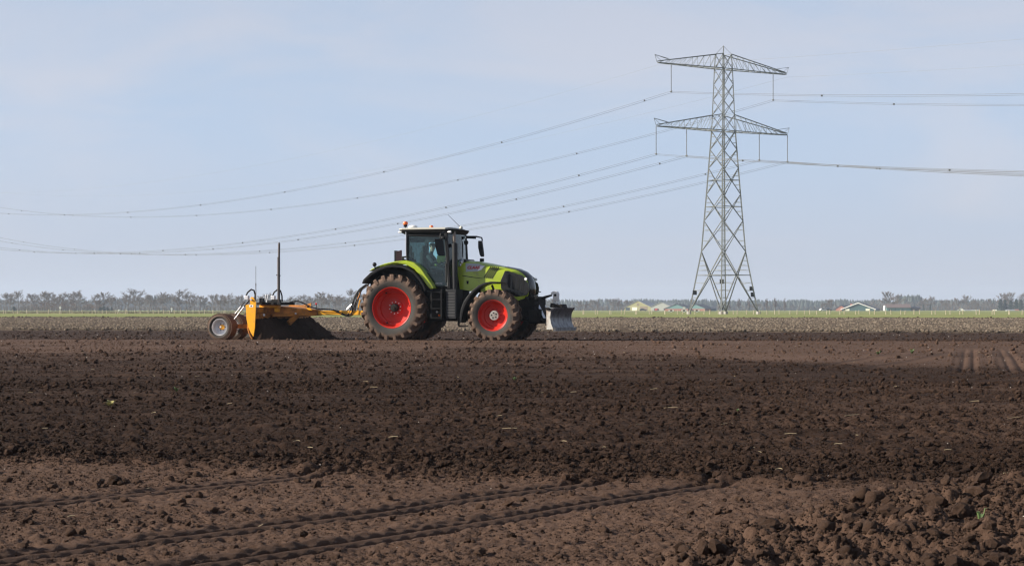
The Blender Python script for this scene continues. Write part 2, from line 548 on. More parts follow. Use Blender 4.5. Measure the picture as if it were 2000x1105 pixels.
def soil_mat(name, moist, dry, inst=False, fine=1.0):
    m, n, l, b = new_mat(name)
    t = n.new("ShaderNodeTexCoord")
    at = n.new("ShaderNodeAttribute"); at.attribute_name = "dry"
    if inst: at.attribute_type = 'INSTANCER'
    n1 = n.new("ShaderNodeTexNoise"); n1.inputs["Scale"].default_value = 9 if not inst else 3; n1.inputs["Detail"].default_value = 9; n1.inputs["Roughness"].default_value = .7
    n2 = n.new("ShaderNodeTexNoise"); n2.inputs["Scale"].default_value = 1.1; n2.inputs["Detail"].default_value = 5
    l.new(t.outputs["Object"], n1.inputs["Vector"]); l.new(t.outputs["Object"], n2.inputs["Vector"])
    s1 = n.new("ShaderNodeMath"); s1.operation = 'MULTIPLY_ADD'; s1.inputs[1].default_value = .55; s1.inputs[2].default_value = -.275
    l.new(n1.outputs["Fac"], s1.inputs[0])
    s2 = n.new("ShaderNodeMath"); s2.operation = 'MULTIPLY_ADD'; s2.inputs[1].default_value = .5; s2.inputs[2].default_value = -.25
    l.new(n2.outputs["Fac"], s2.inputs[0])
    a1 = n.new("ShaderNodeMath"); a1.operation = 'ADD'; l.new(at.outputs["Fac"], a1.inputs[0]); l.new(s1.outputs[0], a1.inputs[1])
    a2 = n.new("ShaderNodeMath"); a2.operation = 'ADD'; a2.use_clamp = True; l.new(a1.outputs[0], a2.inputs[0]); l.new(s2.outputs[0], a2.inputs[1])
    last = a2.outputs[0]
    if inst:
        oi = n.new("ShaderNodeObjectInfo")
        s3 = n.new("ShaderNodeMath"); s3.operation = 'MULTIPLY_ADD'; s3.inputs[1].default_value = .4; s3.inputs[2].default_value = -.2
        l.new(oi.outputs["Random"], s3.inputs[0])
        a3 = n.new("ShaderNodeMath"); a3.operation = 'ADD'; a3.use_clamp = True
        l.new(last, a3.inputs[0]); l.new(s3.outputs[0], a3.inputs[1]); last = a3.outputs[0]
    mx = n.new("ShaderNodeMix"); mx.data_type = 'RGBA'
    mx.inputs["A"].default_value = (*moist, 1); mx.inputs["B"].default_value = (*dry, 1)
    l.new(last, mx.inputs["Factor"]); l.new(mx.outputs["Result"], b.inputs["Base Color"])
    b.inputs["Roughness"].default_value = .95
    b.inputs["Specular IOR Level"].default_value = .15
    n3 = n.new("ShaderNodeTexNoise"); n3.inputs["Scale"].default_value = 120 * fine; n3.inputs["Detail"].default_value = 4; n3.inputs["Roughness"].default_value = .7
    l.new(t.outputs["Object"], n3.inputs["Vector"])
    bp = n.new("ShaderNodeBump"); bp.inputs["Strength"].default_value = 1.0; bp.inputs["Distance"].default_value = .011 / fine
    l.new(n3.outputs["Fac"], bp.inputs["Height"]); l.new(bp.outputs[0], b.inputs["Normal"])
    return m


MOIST, DRY = (.0265, .0134, .0078), (.112, .0660, .0448)
M["soil"] = soil_mat("field_soil", MOIST, DRY)
M["clod"] = soil_mat("clod_soil", MOIST, DRY, inst=True)
M["stubble"] = soil_mat("pale_crusted_soil", (.040, .027, .019), (.18, .135, .095), fine=.25)
M["stubble_clod"] = soil_mat("pale_clod_soil", (.075, .053, .038), (.25, .20, .146), inst=True, fine=.4)

UMAX = .365
yb_u = lambda u: 84.0 / (1 + .22 * u)
yg_u = lambda u: 208.0 / (1 + .22 * u) * (1 + .016 * fbm(np.asarray(u) * 26.0, np.asarray(u) * 0 + 2.0, 33, 4))

NR, NC = 1680, 600
u = np.linspace(-UMAX, UMAX, NC)[None, :]
t = np.linspace(0, 1, NR)[:, None]
Yf = 5.4 * ((yb_u(u) + 1.0) / 5.4) ** t
Xf = u * Yf
hf, A, B, C, D, K, tm, w1, w2 = field_height(Xf, Yf, .0019 * Yf)
dry = .80 * A + .08 * B + .74 * C + .14 * D + .66 * K + .22 * w2 * (B + C) + .12 * w1 - .10 * tm * A
dry = dry + B * .20 * sst(30, 44, Yf) * (1 - 0) + B * .30 * fbm(Xf / 4.5, Yf / .7, 77, 4) + C * .25 * fbm(Xf / 6, Yf / 1.6, 78, 3)
field = grid_object("field", Xf, Yf, hf, {"dry": np.clip(dry, 0, 1)}, M["soil"])
tag(field, kind="structure")


def ground_z(x, y):
    X_, Y_ = np.array([[float(x)]]), np.array([[float(y)]])
    return float(field_height(X_, Y_, .0019 * Y_)[0][0, 0])


# pale, crusted part of the field behind, with a dark bank along the meadow
NR2, NC2 = 400, 520
u2 = np.linspace(-UMAX, UMAX, NC2)[None, :]
t2 = np.linspace(0, 1, NR2)[:, None]
Ys = yb_u(u2) * (yg_u(u2) / yb_u(u2)) ** t2
Xs = u2 * Ys
bank = sst(.945, .965, t2 + .006 * fbm(Xs / 9, Ys / 9, 21, 3))
sp = .0023 * Ys
hs = .03 + (.10 * domes(Xs / .9, Ys / .9, 22, 1.6) + .07 * domes(Xs / .5, Ys / .5, 23, 1.3)) * (1 - .7 * bank) + .03 * fbm(Xs / .6, Ys / .6, 24, 2)
hs = hs + bank * (.06 + .10 * fbm(Xs / 2.2, Ys / 4, 25, 3)) * (1 - sst(.990, 1.0, t2))
hs = hs * sst(0, .006, t2) - .02 * (1 - sst(0, .006, t2))
drys_shade = (.44 + .3 * fbm(Xs / 4, Ys / 9, 26, 3)) * (1 - bank) * (1 - .0 * t2)  # base darker than the clods: shade in the gaps painted in
stub = grid_object("crusted_field_strip", Xs, Ys, hs, {"dry": np.clip(drys_shade, 0, 1)}, M["stubble"])
tag(stub, kind="structure")

# meadow to the horizon, and the plain under everything
gm, gn, gl, gb = new_mat("meadow_grass")
gt = gn.new("ShaderNodeTexCoord")
gmap = gn.new("ShaderNodeMapping"); gmap.inputs["Scale"].default_value = (1, .25, 1)
gl.new(gt.outputs["Object"], gmap.inputs["Vector"])
g1 = gn.new("ShaderNodeTexNoise"); g1.inputs["Scale"].default_value = .06; g1.inputs["Detail"].default_value = 9; g1.inputs["Roughness"].default_value = .65
gl.new(gmap.outputs[0], g1.inputs["Vector"])
gr = gn.new("ShaderNodeValToRGB")
gr.color_ramp.elements[0].position, gr.color_ramp.elements[0].color = .33, (.150, .172, .048, 1)
gr.color_ramp.elements[1].position, gr.color_ramp.elements[1].color = .68, (.26, .265, .100, 1)
gl.new(g1.outputs["Fac"], gr.inputs["Fac"]); gl.new(gr.outputs["Color"], gb.inputs["Base Color"])
gb.inputs["Roughness"].default_value = .9
gb.inputs["Specular IOR Level"].default_value = .1
g2 = gn.new("ShaderNodeTexNoise"); g2.inputs["Scale"].default_value = 3.0; g2.inputs["Detail"].default_value = 3
gl.new(gt.outputs["Object"], g2.inputs["Vector"])
gbp = gn.new("ShaderNodeBump"); gbp.inputs["Strength"].default_value = .6; gbp.inputs["Distance"].default_value = .2
gl.new(g2.outputs["Fac"], gbp.inputs["Height"]); gl.new(gbp.outputs[0], gb.inputs["Normal"])
M["grass"] = gm
mb = MB()
xs = [-2600, -900, -400, -200, -120, -80, -60, -40, -20, 0, 20, 40, 60, 80, 120, 200, 400, 900, 2600]
vs = []
for x in xs:
    y0 = max(20.0, 208 - .22 * x) if abs(x) < 500 else 200
    for yy in (y0 - 8, y0 + 60, 420, 800, 1600, 5000):
        vs.append((x, max(yy, y0 - 8), .0))
nn = 6
fs = [(i * nn + k, (i + 1) * nn + k, (i + 1) * nn + k + 1, i * nn + k + 1) for i in range(len(xs) - 1) for k in range(nn - 1)]
meadow = mb.add(vs, fs).build("meadow", M["grass"])
tag(meadow, kind="structure")
mb = MB(); mb.add([(-2600, -600, -.4), (2600, -600, -.4), (2600, 5000, -.4), (-2600, 5000, -.4)], [(0, 1, 2, 3)])
plain = mb.build("ground", M["stubble"])
tag(plain, kind="structure")


# ------------------------------------------------------------------ loose clods (uncountable)
rng = np.random.default_rng(3)


def clod_mesh(name, seed, material, sub=2, flat=.7):
    bm = bmesh.new()
    bmesh.ops.create_icosphere(bm, subdivisions=sub, radius=1.0)
    r = random.Random(seed)
    ph = [(r.uniform(0, 6), r.uniform(0, 6), r.uniform(0, 6)) for _ in range(3)]
    for v in bm.verts:
        c = v.co
        k = 1 + .22 * math.sin(2.3 * c.x + ph[0][0]) * math.sin(2.1 * c.y + ph[0][1]) + .17 * math.sin(4.1 * c.y + ph[1][0] + 2 * c.z) * math.sin(3.7 * c.x + ph[1][1]) + r.uniform(-.2, .2)
        v.co = Vector((c.x * 1.1, c.y * .95, c.z * flat)) * k
    me = bpy.data.meshes.new(name)
    bm.to_mesh(me); bm.free()
    for p in me.polygons: p.use_smooth = (seed % 4 == 0)
    me.materials.append(material)
    return me


def scatter(name, pts, scl, rot, dryv, meshes, label, cat):
    """one object of many loose lumps, instanced from a handful of shapes"""
    src = bpy.data.collections.new(name + "_shapes")
    for i, me in enumerate(meshes):
        src.objects.link(bpy.data.objects.new(f"{name}_shape_{i:02d}", me))
    me = bpy.data.meshes.new(name)
    n = len(pts)
    me.vertices.add(n)
    me.vertices.foreach_set("co", pts.astype(np.float32).ravel())
    for k, typ, val in (("scl", 'FLOAT', scl), ("dry", 'FLOAT', dryv)):
        me.attributes.new(k, typ, 'POINT').data.foreach_set("value", val.astype(np.float32))
    me.attributes.new("rot", 'FLOAT_VECTOR', 'POINT').data.foreach_set("vector", rot.astype(np.float32).ravel())
    me.attributes.new("idx", 'INT', 'POINT').data.foreach_set("value", rng.integers(0, len(meshes), n).astype(np.int32))
    o = link(bpy.data.objects.new(name, me))
    g = bpy.data.node_groups.new(name, 'GeometryNodeTree')
    g.interface.new_socket("Geometry", in_out='INPUT', socket_type='NodeSocketGeometry')
    g.interface.new_socket("Geometry", in_out='OUTPUT', socket_type='NodeSocketGeometry')
    gi, go = g.nodes.new("NodeGroupInput"), g.nodes.new("NodeGroupOutput")
    ci = g.nodes.new("GeometryNodeCollectionInfo")
    ci.inputs["Collection"].default_value = src
    ci.inputs["Separate Children"].default_value = True
    ci.inputs["Reset Children"].default_value = True
    ip = g.nodes.new("GeometryNodeInstanceOnPoints")
    ip.inputs["Pick Instance"].default_value = True

    def na(nm, typ):
        a = g.nodes.new("GeometryNodeInputNamedAttribute"); a.data_type = typ
        a.inputs["Name"].default_value = nm
        return next(s for s in a.outputs if s.enabled and s.name == "Attribute")
    g.links.new(gi.outputs[0], ip.inputs["Points"])
    g.links.new(ci.outputs[0], ip.inputs["Instance"])
    g.links.new(na("idx", 'INT'), ip.inputs["Instance Index"])
    g.links.new(na("rot", 'FLOAT_VECTOR'), ip.inputs["Rotation"])
    g.links.new(na("scl", 'FLOAT'), ip.inputs["Scale"])
    g.links.new(ip.outputs[0], go.inputs[0])
    o.modifiers.new("scatter", 'NODES').node_group = g
    tag(o, label, cat, kind="stuff")
    return o


def field_points(n, y0, y1, p):
    uu = rng.uniform(-.345, .345, n)
    q = rng.uniform(0, 1, n)
    Yp = (y0 ** p + q * (y1 ** p - y0 ** p)) ** (1 / p)
    return uu * Yp, Yp


Xp, Yp = [], []
for n_, a_, b_, p_ in ((240000, 6.4, 13, 1.6), (260000, 11, 26, 1.2), (240000, 24, 62, 1.1), (50000, 56, 86, 1.0)):
    x_, y_ = field_points(n_, a_, b_, p_)
    Xp.append(x_); Yp.append(y_)
Xp, Yp = np.concatenate(Xp)[None, :], np.concatenate(Yp)[None, :]
keep = (Yp < 83.5 / (1 + .22 * Xp / Yp))
Xp, Yp = Xp[keep][None, :], Yp[keep][None, :]
hp, a_, b_, c_, d_, k_, tm_, w1_, w2_ = field_height(Xp, Yp, .0019 * Yp)
lip = np.exp(-((Yp - edge_b(Xp) + .45 * w1_ - .1) / .25) ** 2) * (1 - k_)
dens = np.clip(.36 * a_ + .85 * b_ + .42 * c_ + .75 * d_ + 1.0 * k_ + .8 * lip - .5 * tm_, .03, 1) * (.35 + .8 * np.clip(fbm(Xp / 2.2, Yp / .45, 61, 3) * 1.4 + .45, 0, 1))
keep = rng.uniform(0, 1, Xp.shape) < dens
Xp, Yp, hp = Xp[keep], Yp[keep], hp[keep]
a_, b_, k_, w1_, w2_, c_, d_ = a_[keep], b_[keep], k_[keep], w1_[keep], w2_[keep], c_[keep], d_[keep]
n = len(Xp)
big = rng.pareto(2.6, n)
scl = np.clip((.0032 + .0040 * big) * (.62 * a_ + .86 * b_ + .72 * c_ + 1.0 * d_ + 1.05 * k_), .003, .030 + .020 * k_) * (.62 + .026 * np.clip(Yp, 0, 50))
# stay clear of the wheels
pts = np.stack([Xp, Yp, hp + scl * .40], -1)
rot = np.stack([rng.uniform(-.6, .6, n), rng.uniform(-.6, .6, n), rng.uniform(0, 6.28, n)], -1)
dr = np.clip(.78 * a_ + .10 * b_ + .7 * c_ + .14 * d_ + .66 * k_ + .2 * w2_ * (b_ + c_), 0, 1)
scatter("soil_crumbs", pts, scl, rot, dr, [clod_mesh("crumb", 100 + i, M["clod"], 2) for i in range(8)],
        "loose brown soil crumbs scattered over the tilled field", "soil")

n = 46000
u_ = rng.uniform(-.345, .345, n)
q = rng.uniform(0, 1, n) ** 1.25
Y_ = yb_u(u_) * ((yg_u(u_) * .972) / yb_u(u_)) ** q
X_ = u_ * Y_
sc_ = rng.uniform(.025, .085, n) * (.75 + .45 * q)
zz = .05 + rng.uniform(0, .06, n)
pts = np.stack([X_, Y_, zz], -1)
rot = np.stack([rng.uniform(-.8, .8, n), rng.uniform(-.8, .8, n), rng.uniform(0, 6.28, n)], -1)
scatter("crusted_clods", pts, sc_, rot, rng.uniform(.2, 1.0, n), [clod_mesh("pale_clod", 200 + i, M["stubble_clod"], 2, .8) for i in range(6)],
        "pale grey-brown crusted clods covering the strip behind the tractor", "soil")
n = 5200
u_ = rng.uniform(-.345, .345, n)
Y_ = yg_u(u_) * rng.uniform(.952, .992, n)
pts = np.stack([u_ * Y_, Y_, .07 + rng.uniform(-.05, .05, n)], -1)
rot = rng.uniform(0, 6.28, (n, 3))
scatter("bank_clods", pts, .025 + .035 * rng.pareto(3, n).clip(0, 3), rot, rng.uniform(.0, .35, n), [clod_mesh("bank_clod", 300 + i, M["clod"], 2, .8) for i in range(4)],
        "dark brown clods along the bank at the meadow edge", "soil")

# ================================================================== tractor
HEAD = rad(17.0)                        # nose turned towards the camera
TS, TCs = math.sin(HEAD), math.cos(HEAD)
TX0, TY0 = -3.716 + 1.3 * TS, 60.0 + 1.3 * TCs
TZ = -.015


def T(px, py, y):
    """photo pixel to (x, z) in the tractor's own frame, for something y metres left of its centre line"""
    k = (px - 1000.0) / FPX
    x = (k * (TY0 + y * TCs) - TX0 - y * TS) / (TCs + k * TS)
    Y = TY0 - x * TS + y * TCs
    return (x, CAMH + (HORZ - py) / FPX * Y - TZ)


def c1(cx, cy, y): return T(690 + cx / 4.249, 420 + cy / 4.249, y)     # from the enlarged views of the photo
def c4(cx, cy, y): return T(390 + cx / 7.894, 540 + cy / 7.894, y)
def c5(cx, cy, y): return T(540 + cx / 7.894, 540 + cy / 7.894, y)
def v1(cx, cy, y): x, z = c1(cx, cy, y); return Vector((x, y, z))
def v4(cx, cy, y): x, z = c4(cx, cy, y); return Vector((x, y, z))
def v5(cx, cy, y): x, z = c5(cx, cy, y); return Vector((x, y, z))


tractor = empty("tractor", (TX0, TY0, TZ), -HEAD)
tag(tractor, "lime green farm tractor with red rims driving right across the field", "tractor")


def chevron_tyre(R, w, r_rim, n_lug, lug_h, name, mat_):
    mb = MB()
    h = w / 2
    prof = [(r_rim - .02, h * .80), (r_rim + .03, h * .90), (r_rim + (R - r_rim) * .35, h * 1.03), (r_rim + (R - r_rim) * .6, h * 1.02), (R - lug_h - .06, h * .95), (R - lug_h - .015, h * .80), (R - lug_h, h * .4)]
    prof = [(r, -t) for r, t in prof] + [(R - lug_h + .004, 0)] + [(r, t) for r, t in reversed(prof)]
    mb.lathe(prof, 64)
    for i in range(n_lug):
        for s in (-1, 1):
            base = 2 * math.pi * (i + (.5 if s > 0 else 0)) / n_lug
            st = []
            # station: across, swept angle, top radius, foot radius, half width in angle
            for yy, da, rt, rb in ((-.03 * h, 0, R, R - lug_h - .02), (.45 * h, .13, R, R - lug_h - .02), (.86 * h, .235, R - .004, R - lug_h - .05), (1.045 * h, .265, R - lug_h * .7, R - lug_h - .10), (1.06 * h, .275, R - lug_h - .085, R - lug_h - .13)):
                hw = (.034 + .010 * yy / h) * (1.02 / R) * (18.0 / n_lug) ** .5 * 1.08
                a = base - da * (1.0 / R) ** .5
                ring = []
                for aa, rr in ((a - hw * 1.3, rb), (a + hw * 1.3, rb), (a + hw, rt), (a - hw, rt)):
                    ring.append((rr * math.cos(aa), s * yy, rr * math.sin(aa)))
                st.append(ring)
            mb.loft(st)
    me = mb.mesh(name, mat_, smooth=38)
    return me


def wheel(parent, xc, yc, zc, tyre_me, rim_prof, hub, rim_mat, flip):
    """rim dish with tyre and hub; the dish faces -y, flipped on the far side"""
    mb = MB(); mb.lathe(rim_prof, 56)
    o = mb.build("wheel", rim_mat, parent, smooth=28)
    o.location = (xc, yc, zc)
    if flip: o.rotation_euler = (0, 0, math.pi)
    t = link(bpy.data.objects.new("tyre", tyre_me), o)
    hub(o)
    return o


M["tyre_r"] = tyre_mat("rear_tyre_rubber", .66, .97)
M["tyre_f"] = tyre_mat("front_tyre_rubber", .50, .74)
R_R, R_F = 1.035, .80
rear_tyre = chevron_tyre(R_R, .66, .615, 21, .062, "tyre", M["tyre_r"])
front_tyre = chevron_tyre(R_F, .56, .462, 19, .055, "tyre", M["tyre_f"])
rear_prof = [(.60, .28), (.625, -.255), (.640, -.285), (.628, -.30), (.605, -.285), (.592, -.235), (.575, -.06), (.535, -.025), (.485, -.015), (.465, .05), (.43, .06), (.31, .085), (.245, .08), (.235, .03), (.001, .03)]
front_prof = [(.45, .23), (.470, -.205), (.482, -.232), (.470, -.245), (.452, -.232), (.440, -.19), (.425, -.085), (.385, -.055), (.345, -.05), (.325, -.015), (.24, 0.0), (.17, -.005), (.165, -.02), (.001, -.02)]


def rear_hub(o):
    mb = MB(); mb.lathe([(.125, .04), (.125, -.07), (.105, -.12), (.05, -.125), (.045, -.14), (.001, -.14)], 24)
    mb.build("hub", M["chassis"], o, smooth=30)
    mb = MB()
    for k in range(10):
        a = 2 * math.pi * k / 10 + .2
        c = (.182 * math.cos(a), 0, .182 * math.sin(a))
        mb.lathe([(.017, .035), (.017, .0), (.001, -.002)], 8, c)
    mb.build("wheel_nuts", M["lens_white"], o)["kind"] = "stuff"
    mb = MB()
    for k in range(3):
        a = 2.1 + k * 2.15
        mb.lathe([(.022, .005), (.022, -.09), (.001, -.092)], 8, (.52 * math.cos(a), -.0, .52 * math.sin(a)))
    mb.build("clamp_bolts", M["chassis"], o)["kind"] = "stuff"


def front_hub(o):
    mb = MB(); mb.lathe([(.148, -.02), (.148, -.10), (.138, -.115), (.001, -.118)], 28)
    h = mb.build("hub", M["hub_grey"], o, smooth=30)
    mb = MB()
    for k in range(5):
        a = 2 * math.pi * k / 5 + .5
        mb.lathe([(.026, -.112), (.026, -.1215), (.001, -.122)], 10, (.078 * math.cos(a), 0, .078 * math.sin(a)))
    mb.build("hub_hole", M["black"], h)["kind"] = "stuff"
    mb = MB()
    for k in range(10):
        a = 2 * math.pi * k / 10
        mb.lathe([(.013, -.01), (.013, -.035), (.001, -.036)], 8, (.195 * math.cos(a), 0, .195 * math.sin(a)))
    mb.build("wheel_nuts", M["chassis"], o)["kind"] = "stuff"


XF = c1(1155, 850, -1.22)[0]
wheel(tractor, 0, -.97, R_R, rear_tyre, rear_prof, rear_hub, M["red"], False)
wheel(tractor, 0, .97, R_R, rear_tyre, rear_prof, rear_hub, M["red"], True)
wheel(tractor, XF, -.95, R_F, front_tyre, front_prof, front_hub, M["red"], False)
wheel(tractor, XF, .95, R_F, front_tyre, front_prof, front_hub, M["red"], True)

# --- chassis, axles
mb = MB()
mb.box(-.55, 1.95, -.42, .42, .62, 1.55)
mb.box(1.95, XF + .75, -.30, .30, .62, 1.35)
mb.tube([(0, -.9, R_R), (0, .9, R_R)], .21, 16)
mb.tube([(XF, -.85, R_F), (XF, .85, R_F)], .15, 14)
mb.box(XF - .30, XF + .30, -.26, .26, .62, 1.05)
mb.box(.3, 1.9, -.66, .66, 1.05, 1.62)
mb.build("chassis", M["chassis"], tractor, bevel=.03)

# --- rear mudguards: rubber arch, lime shell on it, wall behind the wheel
for s in (-1, 1):
    y_o, y_i, y_b = -1.31, -.72, -.70
    outer = [(70, 565), (84, 532), (140, 478), (200, 443), (265, 422), (330, 413), (395, 418), (440, 430), (500, 465), (560, 535), (590, 585), (602, 625)]
    inner = [(588, 628), (572, 588), (540, 535), (490, 482), (435, 450), (390, 437), (330, 431), (268, 440), (210, 462), (150, 500), (100, 545), (84, 570)]
    prof = [c1(a, b, -1.31) for a, b in outer + inner]
    mb = MB(); mb.prism(prof, s * 1.31, s * .72)
    mb.build("mudguard", M["black"], tractor, smooth=40, bevel=.012)
    g = [(128, 466), (150, 446), (200, 424), (260, 402), (345, 384), (430, 376), (500, 392), (560, 440), (615, 520), (650, 572), (668, 606), (640, 616), (612, 588), (566, 520), (505, 448), (440, 412), (330, 398), (240, 418), (180, 446)]
    prof = [c1(a, b, -1.19) for a, b in g]
    mb = MB(); mb.prism(prof, s * 1.19, s * .74)
    mb.build("mudguard_shell", M["green"], tractor, smooth=40, bevel=.02)
    wall = [c1(a, b, -.73) for a, b in ((150, 500), (200, 450), (280, 420), (360, 410), (450, 420), (530, 470), (600, 560), (680, 640), (680, 860), (420, 860), (300, 780), (200, 700), (140, 600))]
    mb = MB(); mb.prism(wall, s * .735, s * .66)
    mb.build("mudguard_wall", M["chassis"], tractor)
    lamp = c1(172, 415, -1.25)
    mb = MB(); mb.ball((lamp[0], s * 1.2, lamp[1] + .02), .068, .06, .068); mb.tube([(lamp[0] + .02, s * 1.2, lamp[1] - .13), (lamp[0], s * 1.2, lamp[1])], .02, 6)
    mb.build("rear_lamp", M["black"], tractor, smooth=40)

# --- bonnet
top = [(905, 378), (930, 375), (1050, 384), (1150, 400), (1280, 428), (1380, 447), (1440, 474), (1476, 508), (1496, 552), (1505, 600), (1502, 645), (1492, 682)]
bot = [(1440, 700), (1380, 705), (1300, 690), (1180, 665), (1050, 640), (905, 615)]
prof0 = [c1(a, b, -.02) for a, b in top] + [c1(a, b, -.3) for a, b in bot]
XN = max(p[0] for p in prof0)
ntop = len(top)


def bonnet_ring(y, drop, back, grow=0.0, pts=prof0, nt=ntop):
    out = []
    for i, (x, z) in enumerate(pts):
        if i < nt:
            f = sst(XN - .95, XN, np.array(x))          # how much this point belongs to the nose
            z2 = z - drop * (1 - .45 * float(f)); x2 = x - back * float(f)
        else:
            x2, z2 = x - back * float(sst(XN - .7, XN, np.array(x))), z
        out.append((x2, y, z2))
    if grow:
        cx, cz = 3.2, 1.75
        out = [(cx + (x - cx) * (1 + grow), y, cz + (z - cz) * (1 + grow * 1.6)) for x, y, z in out]
    return out


st = [(-.545, .20, .33), (-.53, .135, .26), (-.49, .085, .19), (-.40, .045, .115), (-.26, .015, .05), (0, 0, 0)]
rings = [bonnet_ring(y, d, b) for y, d, b in st] + [bonnet_ring(-y, d, b) for y, d, b in reversed(st[:-1])]
mb = MB(); mb.loft(rings)
mb.build("bonnet", M["green"], tractor, smooth=42)
# black nose band over the top of the bonnet
i0 = 4
band_pts = prof0[i0:ntop]


def band_ring(y, drop, back):
    up = bonnet_ring(y, drop, back)[i0:ntop]
    o_ = [(x + .012, y, z + .010) for x, y_, z in up]
    i_ = [(x - .03, y, z - .03) for x, y_, z in reversed(up)]
    return o_ + i_


st2 = [(-.33, .028, .082), (-.26, .015, .05), (-.13, .004, .013), (0, 0, 0)]
rings = [band_ring(y, d, b) for y, d, b in st2] + [band_ring(-y, d, b) for y, d, b in reversed(st2[:-1])]
mb = MB(); mb.loft(rings)
mb.build("nose_grille", M["grille_glass"], tractor, smooth=40)
# details on both flanks of the bonnet
for s in (-1, 1):
    yb_ = -.545
    gp = [(1258, 462), (1300, 468), (1400, 500), (1424, 520), (1428, 548), (1448, 562), (1458, 600), (1456, 636), (1440, 664), (1352, 678), (1290, 650), (1226, 612), (1222, 545)]
    mb = MB(); mb.prism([c1(a, b, yb_ - .012) for a, b in gp], s * .557, s * .53)
    gr_ = mb.build("side_grille", M["grille_glass"], tractor, bevel=.006)
    mb = MB()
    for k in range(4):
        x0 = 1285 + k * 38
        mb.prism([c1(a, b, yb_ - .02) for a, b in ((x0, 490 + k * 12), (x0 + 22, 494 + k * 12), (x0 + 14, 610 + k * 8), (x0 - 6, 605 + k * 8))], s * .5615, s * .552)
    mb.build("grille_mesh", M["black"], gr_)["kind"] = "stuff"
    mb = MB(); x, z = c1(1432, 530, yb_); mb.lathe([(.045, -.0), (.045, -.02), (.001, -.022)], 16, (x, s * .549, z))
    mb.build("headlamp", M["lens_white"], tractor)
    for k in range(5):
        dx = k * 25.0
        q = [(1143 + dx * .62 - 3, 424 + k * 1.5), (1148.5 + dx * .62, 424 + k * 1.5), (1088 + dx * .66, 524 + k * 1.6), (1081 + dx * .66, 516 + k * 1.6)]
        mb = MB(); mb.prism([c1(a, b, yb_ - .004) for a, b in q], s * .5495, s * .53)
        mb.build("vent_slot", M["black"], tractor)
    pn = [(932, 398), (1040, 404), (1092, 424), (1060, 458), (1030, 466), (935, 470)]
    mb = MB(); mb.prism([c1(a, b, yb_ - .003) for a, b in pn], s * .5485, s * .535)
    dc = mb.build("grey_panel", M["silver"], tractor)  # plain silver-grey panel behind the lettering
    ar = [(1052, 425), (1092, 418), (1064, 452), (1030, 462), (1038, 445)]
    mb = MB(); mb.prism([c1(a, b, yb_ - .006) for a, b in ar], s * .5505, s * .546)
    mb.build("white_arrow", M["decal_white"], dc)
    ln = [(905, 505), (1000, 520), (1075, 528), (1078, 524), (1000, 514), (905, 499)]
    mb = MB(); mb.prism([c1(a, b, yb_ - .004) for a, b in ln], s * .549, s * .54)
    mb.build("panel_seam", M["black"], tractor)
    hd = [(938, 545), (958, 545), (955, 572), (942, 572)]
    mb = MB(); mb.prism([c1(a, b, yb_ - .006) for a, b in hd], s * .551, s * .54)
    mb.build("bonnet_latch", M["black"], tractor)


def lettering(txt, height, mat_, parent, loc, rot, shear=0.0, bold=0.0, width=None):
    cu = bpy.data.curves.new("lettering", 'FONT')
    cu.body = txt; cu.size = height / .7; cu.shear = shear; cu.offset = bold; cu.extrude = .0015
    cu.align_x = 'LEFT'
    ob = bpy.data.objects.new("tmp", cu); COL.objects.link(ob)
    dg = bpy.context.evaluated_depsgraph_get()
    me = bpy.data.meshes.new_from_object(ob.evaluated_get(dg))
    bpy.data.objects.remove(ob); bpy.data.curves.remove(cu)
    me.materials.clear(); me.materials.append(mat_)
    xs_ = [v.co.x for v in me.vertices]
    k = width / (max(xs_) - min(xs_)) if width else 1.0
    for v in me.vertices: v.co.x = (v.co.x - min(xs_)) * k
    o = bpy.data.objects.new("lettering", me)
    o.location, o.rotation_euler = loc, rot
    return link(o, parent)


a, b = v1(947, 446, -.553), v1(1052, 446, -.553)
lettering("CLAAS", .085, M["decal_red"], tractor, a, (rad(90), 0, 0), .25, .006, b.x - a.x)
lettering("CLAAS", .085, M["decal_red"], tractor, (b.x, .553, a.z), (rad(90), 0, rad(180)), .25, .006, b.x - a.x)

# --- front mudguards
for s in (-1, 1):
    o_ = [(882, 892), (884, 840), (892, 780), (910, 730), (940, 680), (985, 625), (1040, 582), (1090, 560), (1140, 551), (1192, 553), (1198, 562)]
    i_ = [(1180, 570), (1120, 570), (1075, 585), (1020, 622), (975, 672), (940, 728), (916, 785), (904, 840), (898, 892)]
    mb = MB(); mb.prism([c1(p, q, -1.22) for p, q in o_ + i_], s * 1.22, s * .74)
    fg = mb.build("front_mudguard", M["black"], tractor, smooth=40, bevel=.015)
    mb = MB(); mb.bar((XF, s * .5, 1.1), (XF - .1, s * .95, 1.72), .05); mb.bar((XF - .35, s * .45, 1.1), (XF - .55, s * .95, 1.62), .05)
    mb.build("mudguard_bracket", M["chassis"], fg)

# --- cab
YC = .93
roof_z0, roof_z1 = c1(600, 150, -1)[1], c1(600, 108, -1)[1]
xr0, xr1 = c1(374, 120, -1.0)[0], c1(768, 115, -1.0)[0]
fx = [c1(962, 130, .9)[0], c1(945, 168, .9)[0]]


def roof_ring(z, inset, front, wd):
    pts = [(xr0 + inset, -wd + .1), (xr0 + .12 + inset, -wd), (xr1 - .02, -wd), (xr1 + front * .55, -wd + .13), (xr1 + front, -wd * .45), (xr1 + front * 1.06, 0), (xr1 + front, wd * .45), (xr1 + front * .55, wd - .13), (xr1 - .02, wd), (xr0 + .12 + inset, wd), (xr0 + inset, wd - .1)]
    return [(x, y, z) for x, y in pts]


